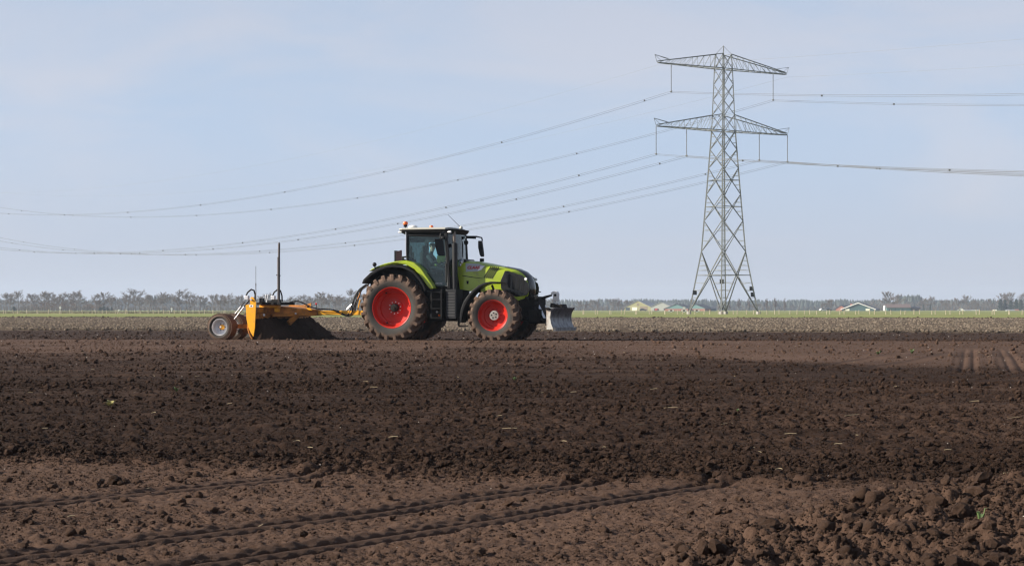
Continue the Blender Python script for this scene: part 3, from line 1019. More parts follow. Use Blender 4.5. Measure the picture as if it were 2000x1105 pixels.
mb = MB(); mb.loft([roof_ring(roof_z0 - .03, .16, .04, .90), roof_ring(roof_z0 + .03, .03, .16, .985), roof_ring(roof_z0 + .115, .0, .26, 1.01), roof_ring(roof_z0 + .125, .01, .25, 1.0)])
roof = mb.build("roof", M["black"], tractor, smooth=35)
mb = MB(); mb.loft([roof_ring(roof_z0 + .118, -.006, .0, 1.018), roof_ring(roof_z0 + .15, -.006, .0, 1.018), roof_ring(roof_z0 + .17, .05, .02, .93), roof_ring(roof_z0 + .19, .16, .0, .70)])
mb.build("roof_cap", M["roof_white"], roof, smooth=35)
zr = roof_z0
# floor and rear lower wall
mb = MB(); mb.prism([c1(a, b, -.8) for a, b in ((450, 395), (520, 440), (600, 540), (668, 606), (800, 606), (800, 630), (600, 640), (470, 560))], -.86, .86)
mb.build("cab_floor", M["black"], tractor)
door = [(452, 168), (762, 176), (775, 300), (786, 588), (668, 596), (640, 552), (600, 495), (560, 448), (515, 408), (452, 378)]
for s in (-1, 1):
    yy = YC
    dp = [c1(a, b, -YC) for a, b in door]
    mb = MB(); mb.prism(dp, s * YC, s * (YC - .012))
    mb.build("side_window", M["glass"], tractor)
    mb = MB()
    loop = [Vector((x, s * (YC + .004), z)) for x, z in dp]
    mb.tube(loop + [loop[0]], .034, 6, caps=False)
    mb.build("door_frame", M["black"], tractor, smooth=50)
    mb = MB()
    mb.bar(Vector((*c1(446, 150, -YC)[:1], s * (YC - .03), c1(446, 150, -YC)[1])), Vector((c1(450, 395, -YC)[0], s * (YC - .03), c1(450, 395, -YC)[1])), .085)
    mb.build("cab_pillar", M["black"], tractor, bevel=.015)
    mb = MB()
    mb.bar(Vector((c1(770, 150, -YC)[0], s * (YC - .02), c1(770, 150, -YC)[1])), Vector((c1(796, 610, -YC)[0], s * (YC - .02), c1(796, 610, -YC)[1])), .10)
    mb.build("cab_pillar", M["black"], tractor, bevel=.015)
    # lower black panel of the door
    lp = [(575, 470), (786, 505), (786, 590), (668, 596), (640, 552), (600, 495)]
    mb = MB(); mb.prism([c1(a, b, -YC) for a, b in lp], s * (YC - .02), s * (YC - .05))
    mb.build("door_panel", M["black"], tractor)
    hx, hz = c1(770, 548, -YC)
    mb = MB(); mb.tube([(hx, s * (YC + .03), hz - .05), (hx, s * (YC + .03), hz + .55)], .018, 6)
    mb.build("grab_rail", M["grey_box"], tractor)
a = v1(682, 571, -YC - .012); b = v1(738, 571, -YC - .012)
lettering("CMATIC", .034, M["decal_white"], tractor, a, (rad(90), 0, 0), .15, .001, b.x - a.x)
xw0, xw1 = c1(790, 560, -.85)[0], c1(775, 165, -.85)[0]
zb_, zt_ = 1.98, zr - .02
mb = MB()
rr_ = []
for y in np.linspace(-.86, .86, 9):
    bx = .10 * (1 - (y / .86) ** 2)
    rr_.append([(xw0 + bx + .04, y, zb_), (xw1 + bx + .04, y, zt_), (xw1 + bx + .03, y, zt_), (xw0 + bx + .03, y, zb_)])
mb.loft(rr_)
mb.build("windscreen", M["glass"], tractor, smooth=40)
xb0 = c1(452, 300, -.85)[0]
mb = MB(); mb.box(xb0 - .012, xb0, -.86, .86, 2.25, zt_)
mb.build("rear_window", M["glass"], tractor)
mb = MB(); mb.box(xb0 - .03, xb0 + .05, -.88, .88, 1.6, 2.25)
mb.box(xw0 - .12, xw0 + .16, -.88, .88, 1.55, 1.99)
mb.build("cab_wall", M["black"], tractor)
mb = MB(); mb.box(xb0 + .05, xw1 - .02, -.84, .84, zr - .10, zr - .035)
mb.build("headliner", M["seat"], tractor)
# far door post; dark panels added to darken the view through the glass
mb = MB(); mb.box(.92, 1.12, .80, .87, 1.7, zr - .05); mb.build("door_post", M["seat"], tractor)
mb = MB(); mb.box(xb0 + .02, xw0 - .05, .83, .89, 1.6, 2.42); mb.build("added_door_panel", M["seat"], tractor)
mb = MB(); mb.box(xb0 + .02, xw1 - .05, .82, .88, zr - .22, zr - .06); mb.build("added_top_panel", M["seat"], tractor)
# seat, console, steering wheel
mb = MB()
mb.box(.62, 1.12, -.27, .27, 2.03, 2.17); mb.box(.55, .70, -.26, .26, 2.1, 2.78); mb.box(.57, .67, -.15, .15, 2.78, 2.98); mb.box(.72, 1.0, -.2, .2, 1.65, 2.03)
mb.box(.60, 1.15, .30, .52, 2.1, 2.36)
mb.build("driver_seat", M["seat"], tractor, bevel=.04)
mb = MB(); mb.prism([(1.38, 1.62), (1.62, 1.62), (1.58, 2.36), (1.42, 2.40)], -.22, .22)
cons = mb.build("dashboard", M["seat"], tractor, bevel=.02)
mb = MB()
sw_c, sw_t = Vector((1.30, 0, 2.47)), rad(35)
ring = []
for k in range(25):
    a_ = 2 * math.pi * k / 24
    ring.append(sw_c + Vector((math.cos(a_) * .2 * math.cos(sw_t), math.sin(a_) * .2, math.cos(a_) * .2 * math.sin(sw_t))))
mb.tube(ring, .016, 6, caps=False); mb.tube([sw_c, (1.45, 0, 2.3)], .03, 8); mb.bar(ring[6], ring[18], .03, .015)
mb.build("steering_wheel", M["black"], tractor, smooth=50)
mb = MB(); mb.box(1.05, 1.10, -.62, -.30, 2.45, 2.72) if False else mb.box(1.18, 1.23, .45, .70, 2.35, 2.62)
mb.build("terminal_screen", M["black"], tractor, bevel=.01)

# --- exhaust stack
ex = c1(842, 400, -.84)[0]
z0, z1, z2 = c1(842, 636, -.84)[1], c1(842, 238, -.84)[1], c1(834, 136, -.84)[1]
mb = MB(); mb.tube([(ex, -.84, z0), (ex, -.84, z1)], .088, 20); mb.tube([(ex, -.84, z1 - .0), (ex, -.84, z1 + .03)], .07, 16)
exo = mb.build("exhaust_stack", M["grey_box"], tractor, smooth=40)
ring = [[], [], []]
for k in range(14):
    a_ = 2 * math.pi * k / 14
    cxx, syy = math.cos(a_) * .052, math.sin(a_) * .052
    ring[0].append((ex - .02 + cxx, -.84 + syy, z1)); ring[1].append((ex - .02 + cxx, -.84 + syy, z2 - .16)); ring[2].append((ex - .03 + cxx * .9, -.84 + syy * .9, z2 - .16 + (cxx + .052) * 1.6))
mb = MB(); mb.loft(ring)
mb.build("exhaust_tip", mat("hot_pipe_steel", (.20, .16, .13), .45, metal=.4), exo, smooth=40)

M["louvre"] = mat("lighter_louvre_plastic", (.045, .045, .046), .6, var=.3)  # lighter grey than the side box
# --- steps and side box
mb = MB()
for cx_ in (648, 732):
    x0_, z0_ = c1(cx_, 860, -1.15); x1_, z1_ = c1(cx_, 615, -1.15)
    mb.box(x0_ - .02, x0_ + .02, -1.17, -1.11, z0_, z1_)
for cy_ in (640, 700, 775, 852):
    xa, za = c1(648, cy_, -1.15); xb_, zb2 = c1(732, cy_, -1.15)
    mb.box(xa, xb_, -1.17, -.95, za - .015, za + .015)
stp = mb.build("steps", M["black"], tractor, bevel=.006)
xa, za = c1(650, 860, -.95); xb_, zb2 = c1(735, 612, -.95)
mb = MB(); mb.box(xa, xb_, -.95, -.5, za, zb2); mb.build("step_backing", M["chassis"], tractor)
for nm, cx_, cy_, mm in (("marker_lamp", 692, 803, "lens_white"), ("side_reflector", 710, 832, "lens_orange")):
    x, z = c1(cx_, cy_, -1.0); mb = MB(); mb.lathe([(.034, .03), (.034, -.015), (.02, -.03), (.001, -.032)], 12, (x, -.965, z)); mb.build(nm, M[mm], tractor, smooth=40)
xa, za = c1(766, 860, -1.08); xb_, zb2 = c1(856, 615, -1.08)
mb = MB(); mb.box(xa, xb_, -1.08, -.45, za, zb2); bx_ = mb.build("side_box", M["grey_box"], tractor, bevel=.02)
for k in range(9):
    cy_ = 645 + k * 23
    x0_, z0_ = c1(778, cy_, -1.09); x1_, _ = c1(842, cy_, -1.09)
    mb = MB(); mb.box(x0_, x1_, -1.092, -1.07, z0_ - .035, z0_ + .012); mb.build("louvre", M["louvre"], bx_)
xa, za = c1(700, 860, .9); mb = MB(); mb.box(.75, 2.0, .45, 1.0, .82, 1.5); mb.build("fuel_tank", M["grey_box"], tractor, bevel=.05)
xa, za = c1(875, 920, -.9); xb_, zb2 = c1(950, 900, -.9)
mb = MB(); mb.bar((xa, -.9, za), (xb_, -.9, za), .05); mb.bar((xa, -.9, za), (xa, -.9, za + .25), .05); mb.build("lower_bracket", M["chassis"], tractor)

# --- mirrors and their arms
p = v1(712, 265, -1.42)
mb = MB()
rg = []
for cx_, cy_, w_, in ((692, 202, 10), (700, 199, 20), (708, 262, 21), (720, 325, 17), (726, 338, 10)):
    q = v1(cx_ + 2, cy_, -1.42); hw = w_ / 4.249 / 63.5
    rg.append([(q.x - hw, -1.52, q.z), (q.x + hw, -1.36, q.z), (q.x + hw + .05, -1.32, q.z), (q.x + .03, -1.42, q.z), (q.x - hw - .0, -1.49, q.z)])
mb.loft(rg); mr = mb.build("mirror", M["black"], tractor, smooth=45)
mb = MB(); mb.tube([(xr1 + .02, -.95, zr + .02), (xr1 + .0, -1.25, zr - .0), (p.x + .04, -1.40, zr - .04), (p.x + .04, -1.41, p.z + .25)], .022, 8); mb.build("mirror_arm", M["black"], mr, smooth=50)
q0 = v1(1060, 280, 1.45)
mb = MB()
rg = []
for cx_, cy_, w_ in ((1054, 214, 8), (1056, 216, 14), (1060, 270, 18), (1070, 330, 15), (1074, 346, 8)):
    q = v1(cx_, cy_, 1.45); hw = w_ / 4.249 / 63.5
    rg.append([(q.x - hw, 1.36, q.z), (q.x + hw, 1.40, q.z), (q.x + hw, 1.50, q.z), (q.x - hw, 1.46, q.z)])
mb.loft(rg); mr2 = mb.build("mirror", M["black"], tractor, smooth=45)
e0, e1 = v1(1066, 183, 1.45), v1(936, 178, .9)
mb = MB(); mb.tube([(e1.x, .9, e1.z), (e1.x + .3, 1.05, e1.z), (e0.x - .12, 1.4, e0.z + .01), (e0.x, 1.45, e0.z - .02), (e0.x + .02, 1.45, q0.z + .25)], .024, 8)
mb.tube([(e1.x - .12, .88, e1.z - .02), (e1.x + .28, 1.05, e1.z - .04)], .035, 8)
mb.build("mirror_arm", M["black"], mr2, smooth=50)

# --- roof equipment
q = v1(433, 110, -.85)
mb = MB(); mb.tube([(q.x, -.85, zr + .1), (q.x, -.85, q.z + .06)], .014, 6); mb.lathe([(.055, 0), (.06, .05), (.06, .075), (.001, .075)], 14, (q.x, -.85, q.z + .04), 'z')
bc = mb.build("beacon", M["black"], tractor, smooth=40)
mb = MB(); mb.lathe([(.075, 0), (.078, .06), (.06, .09), (.001, .095)], 16, (q.x, -.85, q.z + .115), 'z'); mb.build("beacon_lens", M["lens_orange"], bc, smooth=50)
mb = MB(); q = v1(437, 240, -.98); mb.tube([(q.x, -.98, c1(437, 335, -.98)[1]), (q.x, -.98, zr + .1)], .012, 6); mb.build("beacon_pole", M["steel"], tractor)
q = v1(495, 103, -.3)
mb = MB(); mb.ball((q.x, -.3, q.z), .15, .15, .075, 16, 8); mb.lathe([(.10, -.08), (.13, -.03), (.001, -.02)], 16, (q.x, -.3, q.z - .02), 'z'); mb.build("receiver_dome", M["white"], tractor, smooth=60)
q = v1(648, 100, .5)
mb = MB(); mb.lathe([(.065, -.1), (.065, .02), (.05, .05), (.001, .055)], 14, (q.x, .5, q.z), 'z'); mb.build("beacon_lens", M["lens_orange"], tractor, smooth=50)
q = v1(895, 106, .35)
mb = MB(); mb.ball((q.x, .35, q.z), .055, .055, .06); mb.tube([(q.x, .35, q.z - .1), (q.x, .35, q.z)], .03, 8); mb.build("receiver_dome", M["roof_white"], tractor, smooth=60)
a0, a1 = v1(884, 96, .4), v1(784, -4, .4)
mb = MB(); mb.tube([a0, a1], [.010, .006], 5); mb.build("aerial", M["pole"], tractor)
# lamps round the cab front
for cx_, cy_, y, r_, mm in ((918, 187, .75, .045, "lens_white"), (936, 228, .82, .06, "black"), (915, 268, .80, .06, "black"), (800, 255, -.78, .055, "black"), (740, 190, -.98, .05, "black"), (796, 140, -.95, .035, "lens_white"), (388, 142, -.92, .03, "lens_white")):
    x, z = c1(cx_, cy_, y)
    mb = MB(); mb.lathe([(r_ * .4, -.06), (r_, -.02), (r_, .05), (r_ * .9, .06), (.001, .06)], 14, (x, y, z), 'x'); mb.build("work_lamp", M[mm], tractor, smooth=40)
for cx0, cy0, cx1, cy1, y in ((890, 180, 925, 375, .75), (912, 180, 945, 372, .86), (905, 250, 905, 390, .6)):
    mb = MB(); mb.tube([v1(cx0, cy0, y), v1(cx1, cy1, y)], .022, 6); mb.build("cab_rail", M["black"], tractor)
for cx_, cy_, y, r_ in ((893, 395, -.5, .07), (905, 380, -.45, .05), (885, 415, -.55, .045)):
    q = v1(cx_, cy_, y); mb = MB(); mb.lathe([(r_ * .5, -.05), (r_, -.03), (r_, .03), (.001, .045)], 12, q, 'y'); mb.build("air_valve", M["steel"], tractor, smooth=40)
mb = MB(); q0, q1 = v1(870, 365, -.5), v1(930, 430, -.5); mb.box(q0.x, q1.x, -.45, .45, q1.z - .1, q0.z); mb.build("bonnet_collar", M["black"], tractor, bevel=.03)
q = v1(1068, 373, .5)
mb = MB(); mb.box(q.x - .055, q.x + .055, .44, .56, q.z - .05, q.z + .05); mb.tube([(q.x, .5, q.z - .3), (q.x, .5, q.z)], .015, 6); mb.build("bonnet_lamp", M["black"], tractor, bevel=.02)
# warning board and clutter over the rear mudguard
q = v1(375, 342, .95); q0 = v1(354, 388, .95); q1 = v1(396, 297, .95)
mb = MB(); mb.box(q.x - .02, q.x + .02, .62, 1.22, q0.z, q1.z); wb = mb.build("warning_board", M["black"], tractor)
mb = MB()
for k in range(5):
    zc = q0.z + (q1.z - q0.z) * (k + .5) / 5
    mb.add([(q.x + .0225, .64, zc - .05), (q.x + .0225, 1.2, zc + .02), (q.x + .0225, 1.2, zc + .07), (q.x + .0225, .64, zc)], [(0, 1, 2, 3)])
mb.build("warning_stripes", mat("dull_red_stripe", (.16, .03, .025), .6), wb)
rr = random.Random(5)
mb = MB()
for k in range(9):
    q = v1(rr.uniform(405, 515), rr.uniform(345, 392), -.55)
    mb.box(q.x - .04, q.x + .04, -.62 + rr.uniform(-.1, .1), -.5, q.z - .05, q.z + .06)
mb.tube([v1(400, 350, -.5), v1(460, 345, -.5), v1(515, 380, -.5)], .03, 6)
mb.build("rear_fittings", M["black"], tractor, bevel=.012)

# --- front hitch
mb = MB()
mb.box(XF + .62, XF + 1.22, -.42, .42, .72, 1.38); mb.box(XF + .9, XF + 1.32, -.50, .50, .55, 1.0); mb.box(XF + .55, XF + .95, -.34, .34, 1.3, 1.46)
fr_ = mb.build("front_hitch", M["chassis"], tractor, bevel=.05)
for s in (-1, 1):
    mb = MB(); mb.bar((XF + 1.0, s * .42, .75), (4.98, s * .45, .58), .09, .12); mb.build("lift_arm", M["chassis"], fr_, bevel=.015)
    mb = MB(); mb.tube([(XF + 1.12, s * .30, 1.22), (XF + 1.45, s * .44, .66)], .04, 8); mb.build("lift_ram", M["steel"], fr_)
rr = random.Random(9)
mb = MB()
for k in range(16):
    x = XF + rr.uniform(.75, 1.32); y = rr.choice((-.52, -.46, -.4)); z = rr.uniform(.7, 1.4)
    mb.box(x - .04, x + .04, y - .03, y + .05, z - rr.uniform(.02, .07), z + .03)
mb.build("hitch_valves", M["black"], fr_, bevel=.01)["kind"] = "stuff"
mb = MB(); mb.tube([v1(1528, 690, -.2), v1(1536, 636, -.2)], .012, 6); mb.bar(v1(1522, 632, -.2), v1(1556, 638, -.2), .03); mb.build("hose_holder", M["grey_box"], fr_)

# ================================================================== push blade on the front hitch
blade = empty("front_blade", (TX0, TY0, TZ), -HEAD)
tag(blade, "grey curved steel push blade carried on the front of the tractor", "blade")
xb_n = c1(1655, 775, -1.2)[0]
zt_b, zl_b = c1(1660, 768, -1.2)[1], c1(1664, 950, -1.2)[1]
prof_b = []
for k in range(11):
    t_ = k / 10
    z = zt_b + (zl_b - zt_b) * t_
    x = xb_n + .05 - .17 * math.sin(math.pi * min(1, t_ * .95)) ** .9 + .05 * t_
    prof_b.append((x, z))
back = [(x - .035, z) for x, z in reversed(prof_b)]
mb = MB(); mb.prism(prof_b + back, -1.2, 1.2); mb.build("mouldboard", M["blade_steel"], blade, smooth=40)
mb = MB(); mb.box(prof_b[-1][0] - .05, prof_b[-1][0] + .02, -1.21, 1.21, zl_b - .045, zl_b + .06); mb.build("cutting_edge", M["blade_steel"], blade)
ep = [(1603, 772), (1646, 774), (1640, 800), (1634, 850), (1642, 900), (1660, 945), (1606, 948)]
for s in (-1, 1):
    mb = MB(); mb.prism([c1(a, b, -1.2) for a, b in ep], s * 1.222, s * 1.196)
    mb.build("end_plate", mat("white_plate_rusty_foot", (.62, .60, .54), .5, dust=.45, dust_col=(.26, .15, .09), dust_scale=4), blade)
xe = c1(1610, 800, -1.2)[0]
mb = MB(); mb.box(xe - .08, xe + .015, -1.15, 1.15, zl_b + .12, zl_b + .22); mb.box(xe - .08, xe + .015, -1.15, 1.15, zt_b - .12, zt_b - .03)
for y in (-.7, 0, .7): mb.box(xe - .06, xe + .02, y - .02, y + .02, zl_b + .1, zt_b - .03)
mb.build("blade_frame", M["chassis"], blade, bevel=.01)
mb = MB(); mb.lathe([(.035, -.06), (.035, .06), (.001, .062)], 10, v1(1610, 776, -1.25), 'x'); mb.box(xe, xe + .12, -1.24, -1.16, zt_b - .07, zt_b - .02); mb.build("tilt_pin", M["chassis"], blade)
ps = [(1656, 716), (1656, 660), (1640, 655), (1638, 642), (1662, 630), (1690, 634), (1700, 648), (1698, 716)]
mb = MB(); mb.prism([c1(a, b, -.08) for a, b in ps], -.09, .09); po = mb.build("tower_post", M["white"], blade, bevel=.02)
q = v1(1676, 664, -.095); mb = MB(); mb.lathe([(.04, .0), (.04, -.012), (.001, -.014)], 10, q); mb.build("post_hole", M["black"], po)
br = [(1648, 766), (1655, 728), (1690, 738), (1720, 742), (1748, 738), (1758, 768)]
mb = MB(); mb.prism([c1(a, b, 0) for a, b in br], -.25, .30); mb.build("pivot_bracket", M["chassis"], blade, bevel=.02)
mb = MB(); mb.bar(v1(1664, 716, -.06), v1(1690, 745, -.06), .04); mb.bar(v1(1692, 716, -.06), v1(1712, 745, -.06), .04); mb.build("post_strut", M["white"], blade)
mb = MB(); mb.tube([v1(1528, 704, 0), v1(1590, 682, 0), v1(1648, 664, 0)], [.045, .045, .03], 10); mb.build("top_link", M["chassis"], blade, smooth=40)
for y in (-.45, .45):
    mb = MB(); mb.bar((xe - .15, y, .55), (xe + .05, y, .55), .1); mb.build("coupling_lug", M["chassis"], blade)

# ================================================================== driver
def person_mesh():
    me = bpy.data.meshes.new("body")
    V = {"pelvis": (.86, 0, 2.24, .15, .13), "belly": (.80, 0, 2.40, .145, .12), "chest": (.80, 0, 2.58, .165, .125), "neckb": (.84, 0, 2.74, .075, .07), "neck": (.87, 0, 2.80, .055, .055), "skull0": (.89, 0, 2.87, .075, .08), "skull1": (.90, 0, 2.95, .085, .095), "skull2": (.895, 0, 3.02, .06, .065),
         "shl": (.82, .19, 2.64, .075, .07), "ell": (.98, .27, 2.42, .055, .05), "wrl": (1.18, .15, 2.46, .035, .032), "hal": (1.27, .12, 2.50, .042, .03),
         "shr": (.82, -.19, 2.64, .075, .07), "elr": (1.0, -.28, 2.42, .055, .05), "wrr": (1.18, -.17, 2.50, .035, .032), "har": (1.27, -.14, 2.55, .042, .03),
         "hil": (.92, .11, 2.22, .11, .1), "knl": (1.32, .15, 2.22, .075, .07), "anl": (1.38, .15, 1.80, .05, .05), "tol": (1.52, .15, 1.74, .05, .04),
         "hir": (.92, -.11, 2.22, .11, .1), "knr": (1.32, -.15, 2.22, .075, .07), "anr": (1.36, -.15, 1.80, .05, .05), "tor": (1.50, -.15, 1.74, .05, .04)}
    E_ = [("pelvis", "belly"), ("belly", "chest"), ("chest", "neckb"), ("neckb", "neck"), ("neck", "skull0"), ("skull0", "skull1"), ("skull1", "skull2")]
    for q in "lr":
        E_ += [("chest", "sh" + q), ("sh" + q, "el" + q), ("el" + q, "wr" + q), ("wr" + q, "ha" + q), ("pelvis", "hi" + q), ("hi" + q, "kn" + q), ("kn" + q, "an" + q), ("an" + q, "to" + q)]
    ks = list(V)
    vs = [V[k][:3] for k in ks]
    es = [(ks.index(a), ks.index(b)) for a, b in E_]
    rs = [V[k][3:] for k in ks]
    for q in (-1, 1):                                   # fingers closed round the wheel
        h = ks.index("hal" if q > 0 else "har")
        hx, hy, hz = vs[h]
        for f_ in range(4):
            a_ = len(vs)
            vs += [(hx + .045, hy + (f_ - 1.5) * .019 * q, hz + .012), (hx + .062, hy + (f_ - 1.5) * .02 * q, hz - .022)]
            rs += [(.0095, .0095), (.0085, .0085)]
            es += [(h, a_), (a_, a_ + 1)]
        a_ = len(vs)
        vs += [(hx + .01, hy - .04 * q, hz + .0)]; rs += [(.011, .011)]; es += [(h, a_)]
    me.from_pydata(vs, es, [])
    o = bpy.data.objects.new("tmp_body", me); COL.objects.link(o)
    sk = o.modifiers.new("skin", 'SKIN'); o.modifiers.new("sub", 'SUBSURF').levels = 2
    for i, d in enumerate(me.skin_vertices[0].data):
        d.radius = rs[i]; d.use_root = (i == 0)
    dg = bpy.context.evaluated_depsgraph_get()
    out = bpy.data.meshes.new_from_object(o.evaluated_get(dg))
    bpy.data.objects.remove(o)
    out.materials.clear(); out.materials.append(M["clothes"]); out.materials.append(M["skin"])
    for p in out.polygons:
        p.use_smooth = True
        c = p.center
        if c.z > 2.79 or (c.x > 1.19 and c.z > 2.4): p.material_index = 1
    return out


person = link(bpy.data.objects.new("person", person_mesh()))
person.location = (TX0, TY0, TZ); person.rotation_euler = (0, 0, -HEAD)
tag(person, "person in dark work clothes sitting at the tractor wheel behind cab glass", "person")
mb = MB(); mb.ball((.885, 0, 2.985), .105, .098, .085, 16, 8); mb.build("hair", M["hair"], person, smooth=60)
mb = MB(); mb.ball((.985, 0, 2.925), .018, .014, .02); mb.build("nose", M["skin"], person, smooth=60)
for s in (-1, 1):
    mb = MB(); mb.ball((.972, s * .034, 2.955), .012, .014, .008); mb.build("eye", M["black"], person, smooth=60)
    mb = MB(); mb.ball((.895, s * .097, 2.93), .022, .012, .035); mb.build("ear", M["skin"], person, smooth=60)
mb = MB(); mb.ball((.965, 0, 2.872), .010, .024, .006); mb.build("mouth", M["decal_red"], person, smooth=60)
# folded hi-vis cloth behind the door glass
mb = MB()
for cx_, cy_, r_ in ((712, 372, .10), (745, 368, .09), (728, 345, .085), (752, 345, .07), (708, 350, .07)):
    q = v1(cx_, cy_, -.80); mb.ball(q, r_ * .8, r_ * .5, r_, 10, 7)
vest = mb.build("folded_vest", M["hivis"], None, smooth=60)
vest.location = (TX0, TY0, TZ); vest.rotation_euler = (0, 0, -HEAD)
tag(vest, "crumpled yellow-green vest hanging inside the tractor door glass", "vest")

# ================================================================== trailed leveller
lev = empty("land_leveller", (TX0, TY0, 0), -HEAD)
tag(lev, "orange trailed land leveller with mast pulled behind the tractor", "leveller")
YN = 2.2
# end plates
ep = [(706, 452), (720, 441), (782, 433), (772, 345), (798, 320), (826, 325), (868, 405), (860, 600), (850, 800), (828, 936), (790, 880), (746, 782), (720, 655), (712, 500)]
prof = [c4(a, b, -YN) for a, b in ep]
for s in (-1, 1):
    mb = MB(); mb.prism(prof if s < 0 else [p for i_, p in enumerate(prof) if i_ not in (3, 4, 5)], s * YN, s * (YN - .035))
    pl = mb.build("end_plate", M["orange"] if s < 0 else M["orange_shade_mud"], lev, bevel=.004)
    if s < 0:
        lb = [(766, 444), (826, 444), (826, 478), (766, 478)]
        mb = MB(); mb.prism([c4(a, b, -YN) for a, b in lb], -YN - .004, -YN + .002); sgn = mb.build("sticker", M["decal_white"], pl)
        mb = MB(); mb.prism([c4(a, b, -YN) for a, b in ((782, 456), (812, 450), (800, 470), (786, 472))], -YN - .0065, -YN - .002); mb.build("sticker_mark", M["grey_box"], sgn)
        q = v4(798, 366, -YN - .02); mb = MB(); mb.lathe([(.03, .03), (.03, -.02), (.001, -.025)], 12, q); mb.build("pin", M["steel"], pl)
xp0, xp1 = min(p[0] for p in prof), max(p[0] for p in prof)
# curved bowl, open towards the tractor
zt_l, zl_l = c4(868, 560, -YN)[1], c4(828, 930, -YN)[1]
bow = []
for k in range(10):
    t_ = k / 9
    bow.append((xp1 - .08 - .20 * math.sin(math.pi * t_ * .9), zt_l + (.05 - zt_l) * t_))
mb = MB(); mb.prism(bow + [(x - .03, z) for x, z in reversed(bow)], -YN + .035, YN - .035); mb.build("bowl", M["orange_shade_mud"], lev, smooth=40)
mb = MB(); mb.box(xp1 - .30, xp1 - .06, -YN + .035, YN - .035, zt_l - .02, zt_l + .16); mb.build("top_beam", M["orange_shade_mud"], lev, bevel=.012)
mb = MB(); mb.box(xp1 - .12, xp1 - .02, -YN + .035, YN - .035, zt_l - .20, zt_l - .035); mb.build("lip_beam", M["orange_shade_mud"], lev, bevel=.01)
# lengthwise beams
def xz_box(name, ca, cb, y0, y1, m_, f=c4, parent=lev, bev=.01):
    (xa, za), (xb, zb) = f(*ca, y0), f(*cb, y0)
    mb = MB(); mb.box(min(xa, xb), max(xa, xb), y0, y1, min(za, zb), max(za, zb))
    return mb.build(name, m_, parent, bevel=bev)
xz_box("side_beam", (920, 444), (1214, 490), -1.25, -1.05, M["orange"])
xz_box("side_beam_foot", (1150, 492), (1214, 552), -1.245, -1.10, M["orange"])
(xa, za), (xb, zb) = c4(920, 444, -1.25), c4(1214, 490, -1.25)
mb = MB(); mb.box(xa, xb, 1.05, 1.25, zb, za); mb.build("side_beam", M["orange_shade_mud"], lev, bevel=.01)
dz0, dz1 = c5(800, 600, -.12)[1], c5(800, 532, -.12)[1]
xd0, xd1 = c5(622, 565, -.12)[0], -.75
mb = MB(); mb.box(xd0, xd1, -.12, .12, dz0, dz1); mb.build("drawbar", M["orange"], lev, bevel=.012)
mb = MB(); mb.tube([(xd1 - .05, 0, (dz0 + dz1) / 2), (xd1 + .2, 0, .75)], .06, 10); mb.build("hitch_eye", M["chassis"], lev)
fr2 = [(xp1 - .1, -1.15), (xd0 + .05, -.14), (xd0 + .05, .14), (xp1 - .1, 1.15)]
mb = MB()
z_lo, z_hi = dz0 + .01, c5(200, 462, -.6)[1]
lo = [(x, y, z_lo) for x, y in fr2]
hi = [(fr2[0][0], fr2[0][1], z_hi), (fr2[1][0], fr2[1][1], dz1 + .02), (fr2[2][0], fr2[2][1], dz1 + .02), (fr2[3][0], fr2[3][1], z_hi)]
mb.add(lo + hi, [(3, 2, 1, 0), (4, 5, 6, 7), (0, 1, 5, 4), (1, 2, 6, 5), (2, 3, 7, 6), (3, 0, 4, 7)])
mb.build("draft_frame", M["orange_shade_mud"], lev, bevel=.015)
mb = MB(); mb.bar((xp1 + .05, -1.1, z_lo - .02), (xd0, -.16, z_lo + .02), .12, .09); mb.bar((xp1 + .05, 1.1, z_lo - .02), (xd0, .16, z_lo + .02), .12, .09)
mb.build("draft_arm", M["orange_shade_mud"], lev, bevel=.01)
mb = MB(); mb.prism([c5(a, b, -.3) for a, b in ((470, 488), (520, 495), (560, 525), (480, 520))], -.34, -.28); mb.build("gusset", M["orange"], lev)
mb = MB(); mb.bar(v5(188, 728, -.8), v5(325, 590, -.5), .10, .16); mb.build("brace", M["orange_shade_mud"], lev, bevel=.01)
q = v5(298, 578, -.72); mb = MB(); mb.lathe([(.03, .03), (.03, -.03), (.001, -.033)], 10, q); mb.build("brace_pin", M["steel"], lev)
# mast
xm, zm0 = c4(1218, 400, -.95); zm1 = T(545.5, 503, -.95)[1]; zm2 = T(546.5, 475, -.95)[1]
mb = MB(); mb.tube([(xm, -.95, zm0 - .25), (xm, -.95, zm1)], .045, 12)
ms = mb.build("mast", M["pole"], lev, smooth=40)
mb = MB(); mb.tube([(xm + .01, -.95, zm1), (xm + .015, -.95, zm2 - .03)], .034, 12); mb.lathe([(.036, 0), (.03, .05), (.001, .052)], 10, (xm + .015, -.95, zm2 - .05), 'z'); mb.build("mast_tube", M["pole"], ms, smooth=40)
mb = MB(); mb.bar((xm - .08, -.95, zm0 + .85), (xm + .06, -.95, zm0 + .83), .03); mb.build("mast_clamp", M["chassis"], ms)
mb = MB(); mb.tube([v4(868, 390, -1.9), v4(866, 140, -1.9)], .012, 6); mb.tube([v4(866, 140, -1.9), T_ if False else Vector((c4(866, -155, -1.9)[0], -1.9, c4(866, -155, -1.9)[1]))], .007, 5); mb.lathe([(.016, -.04), (.016, .04), (.001, .042)], 8, v4(866, 130, -1.9), 'z'); mb.build("aerial", M["pole"], lev)
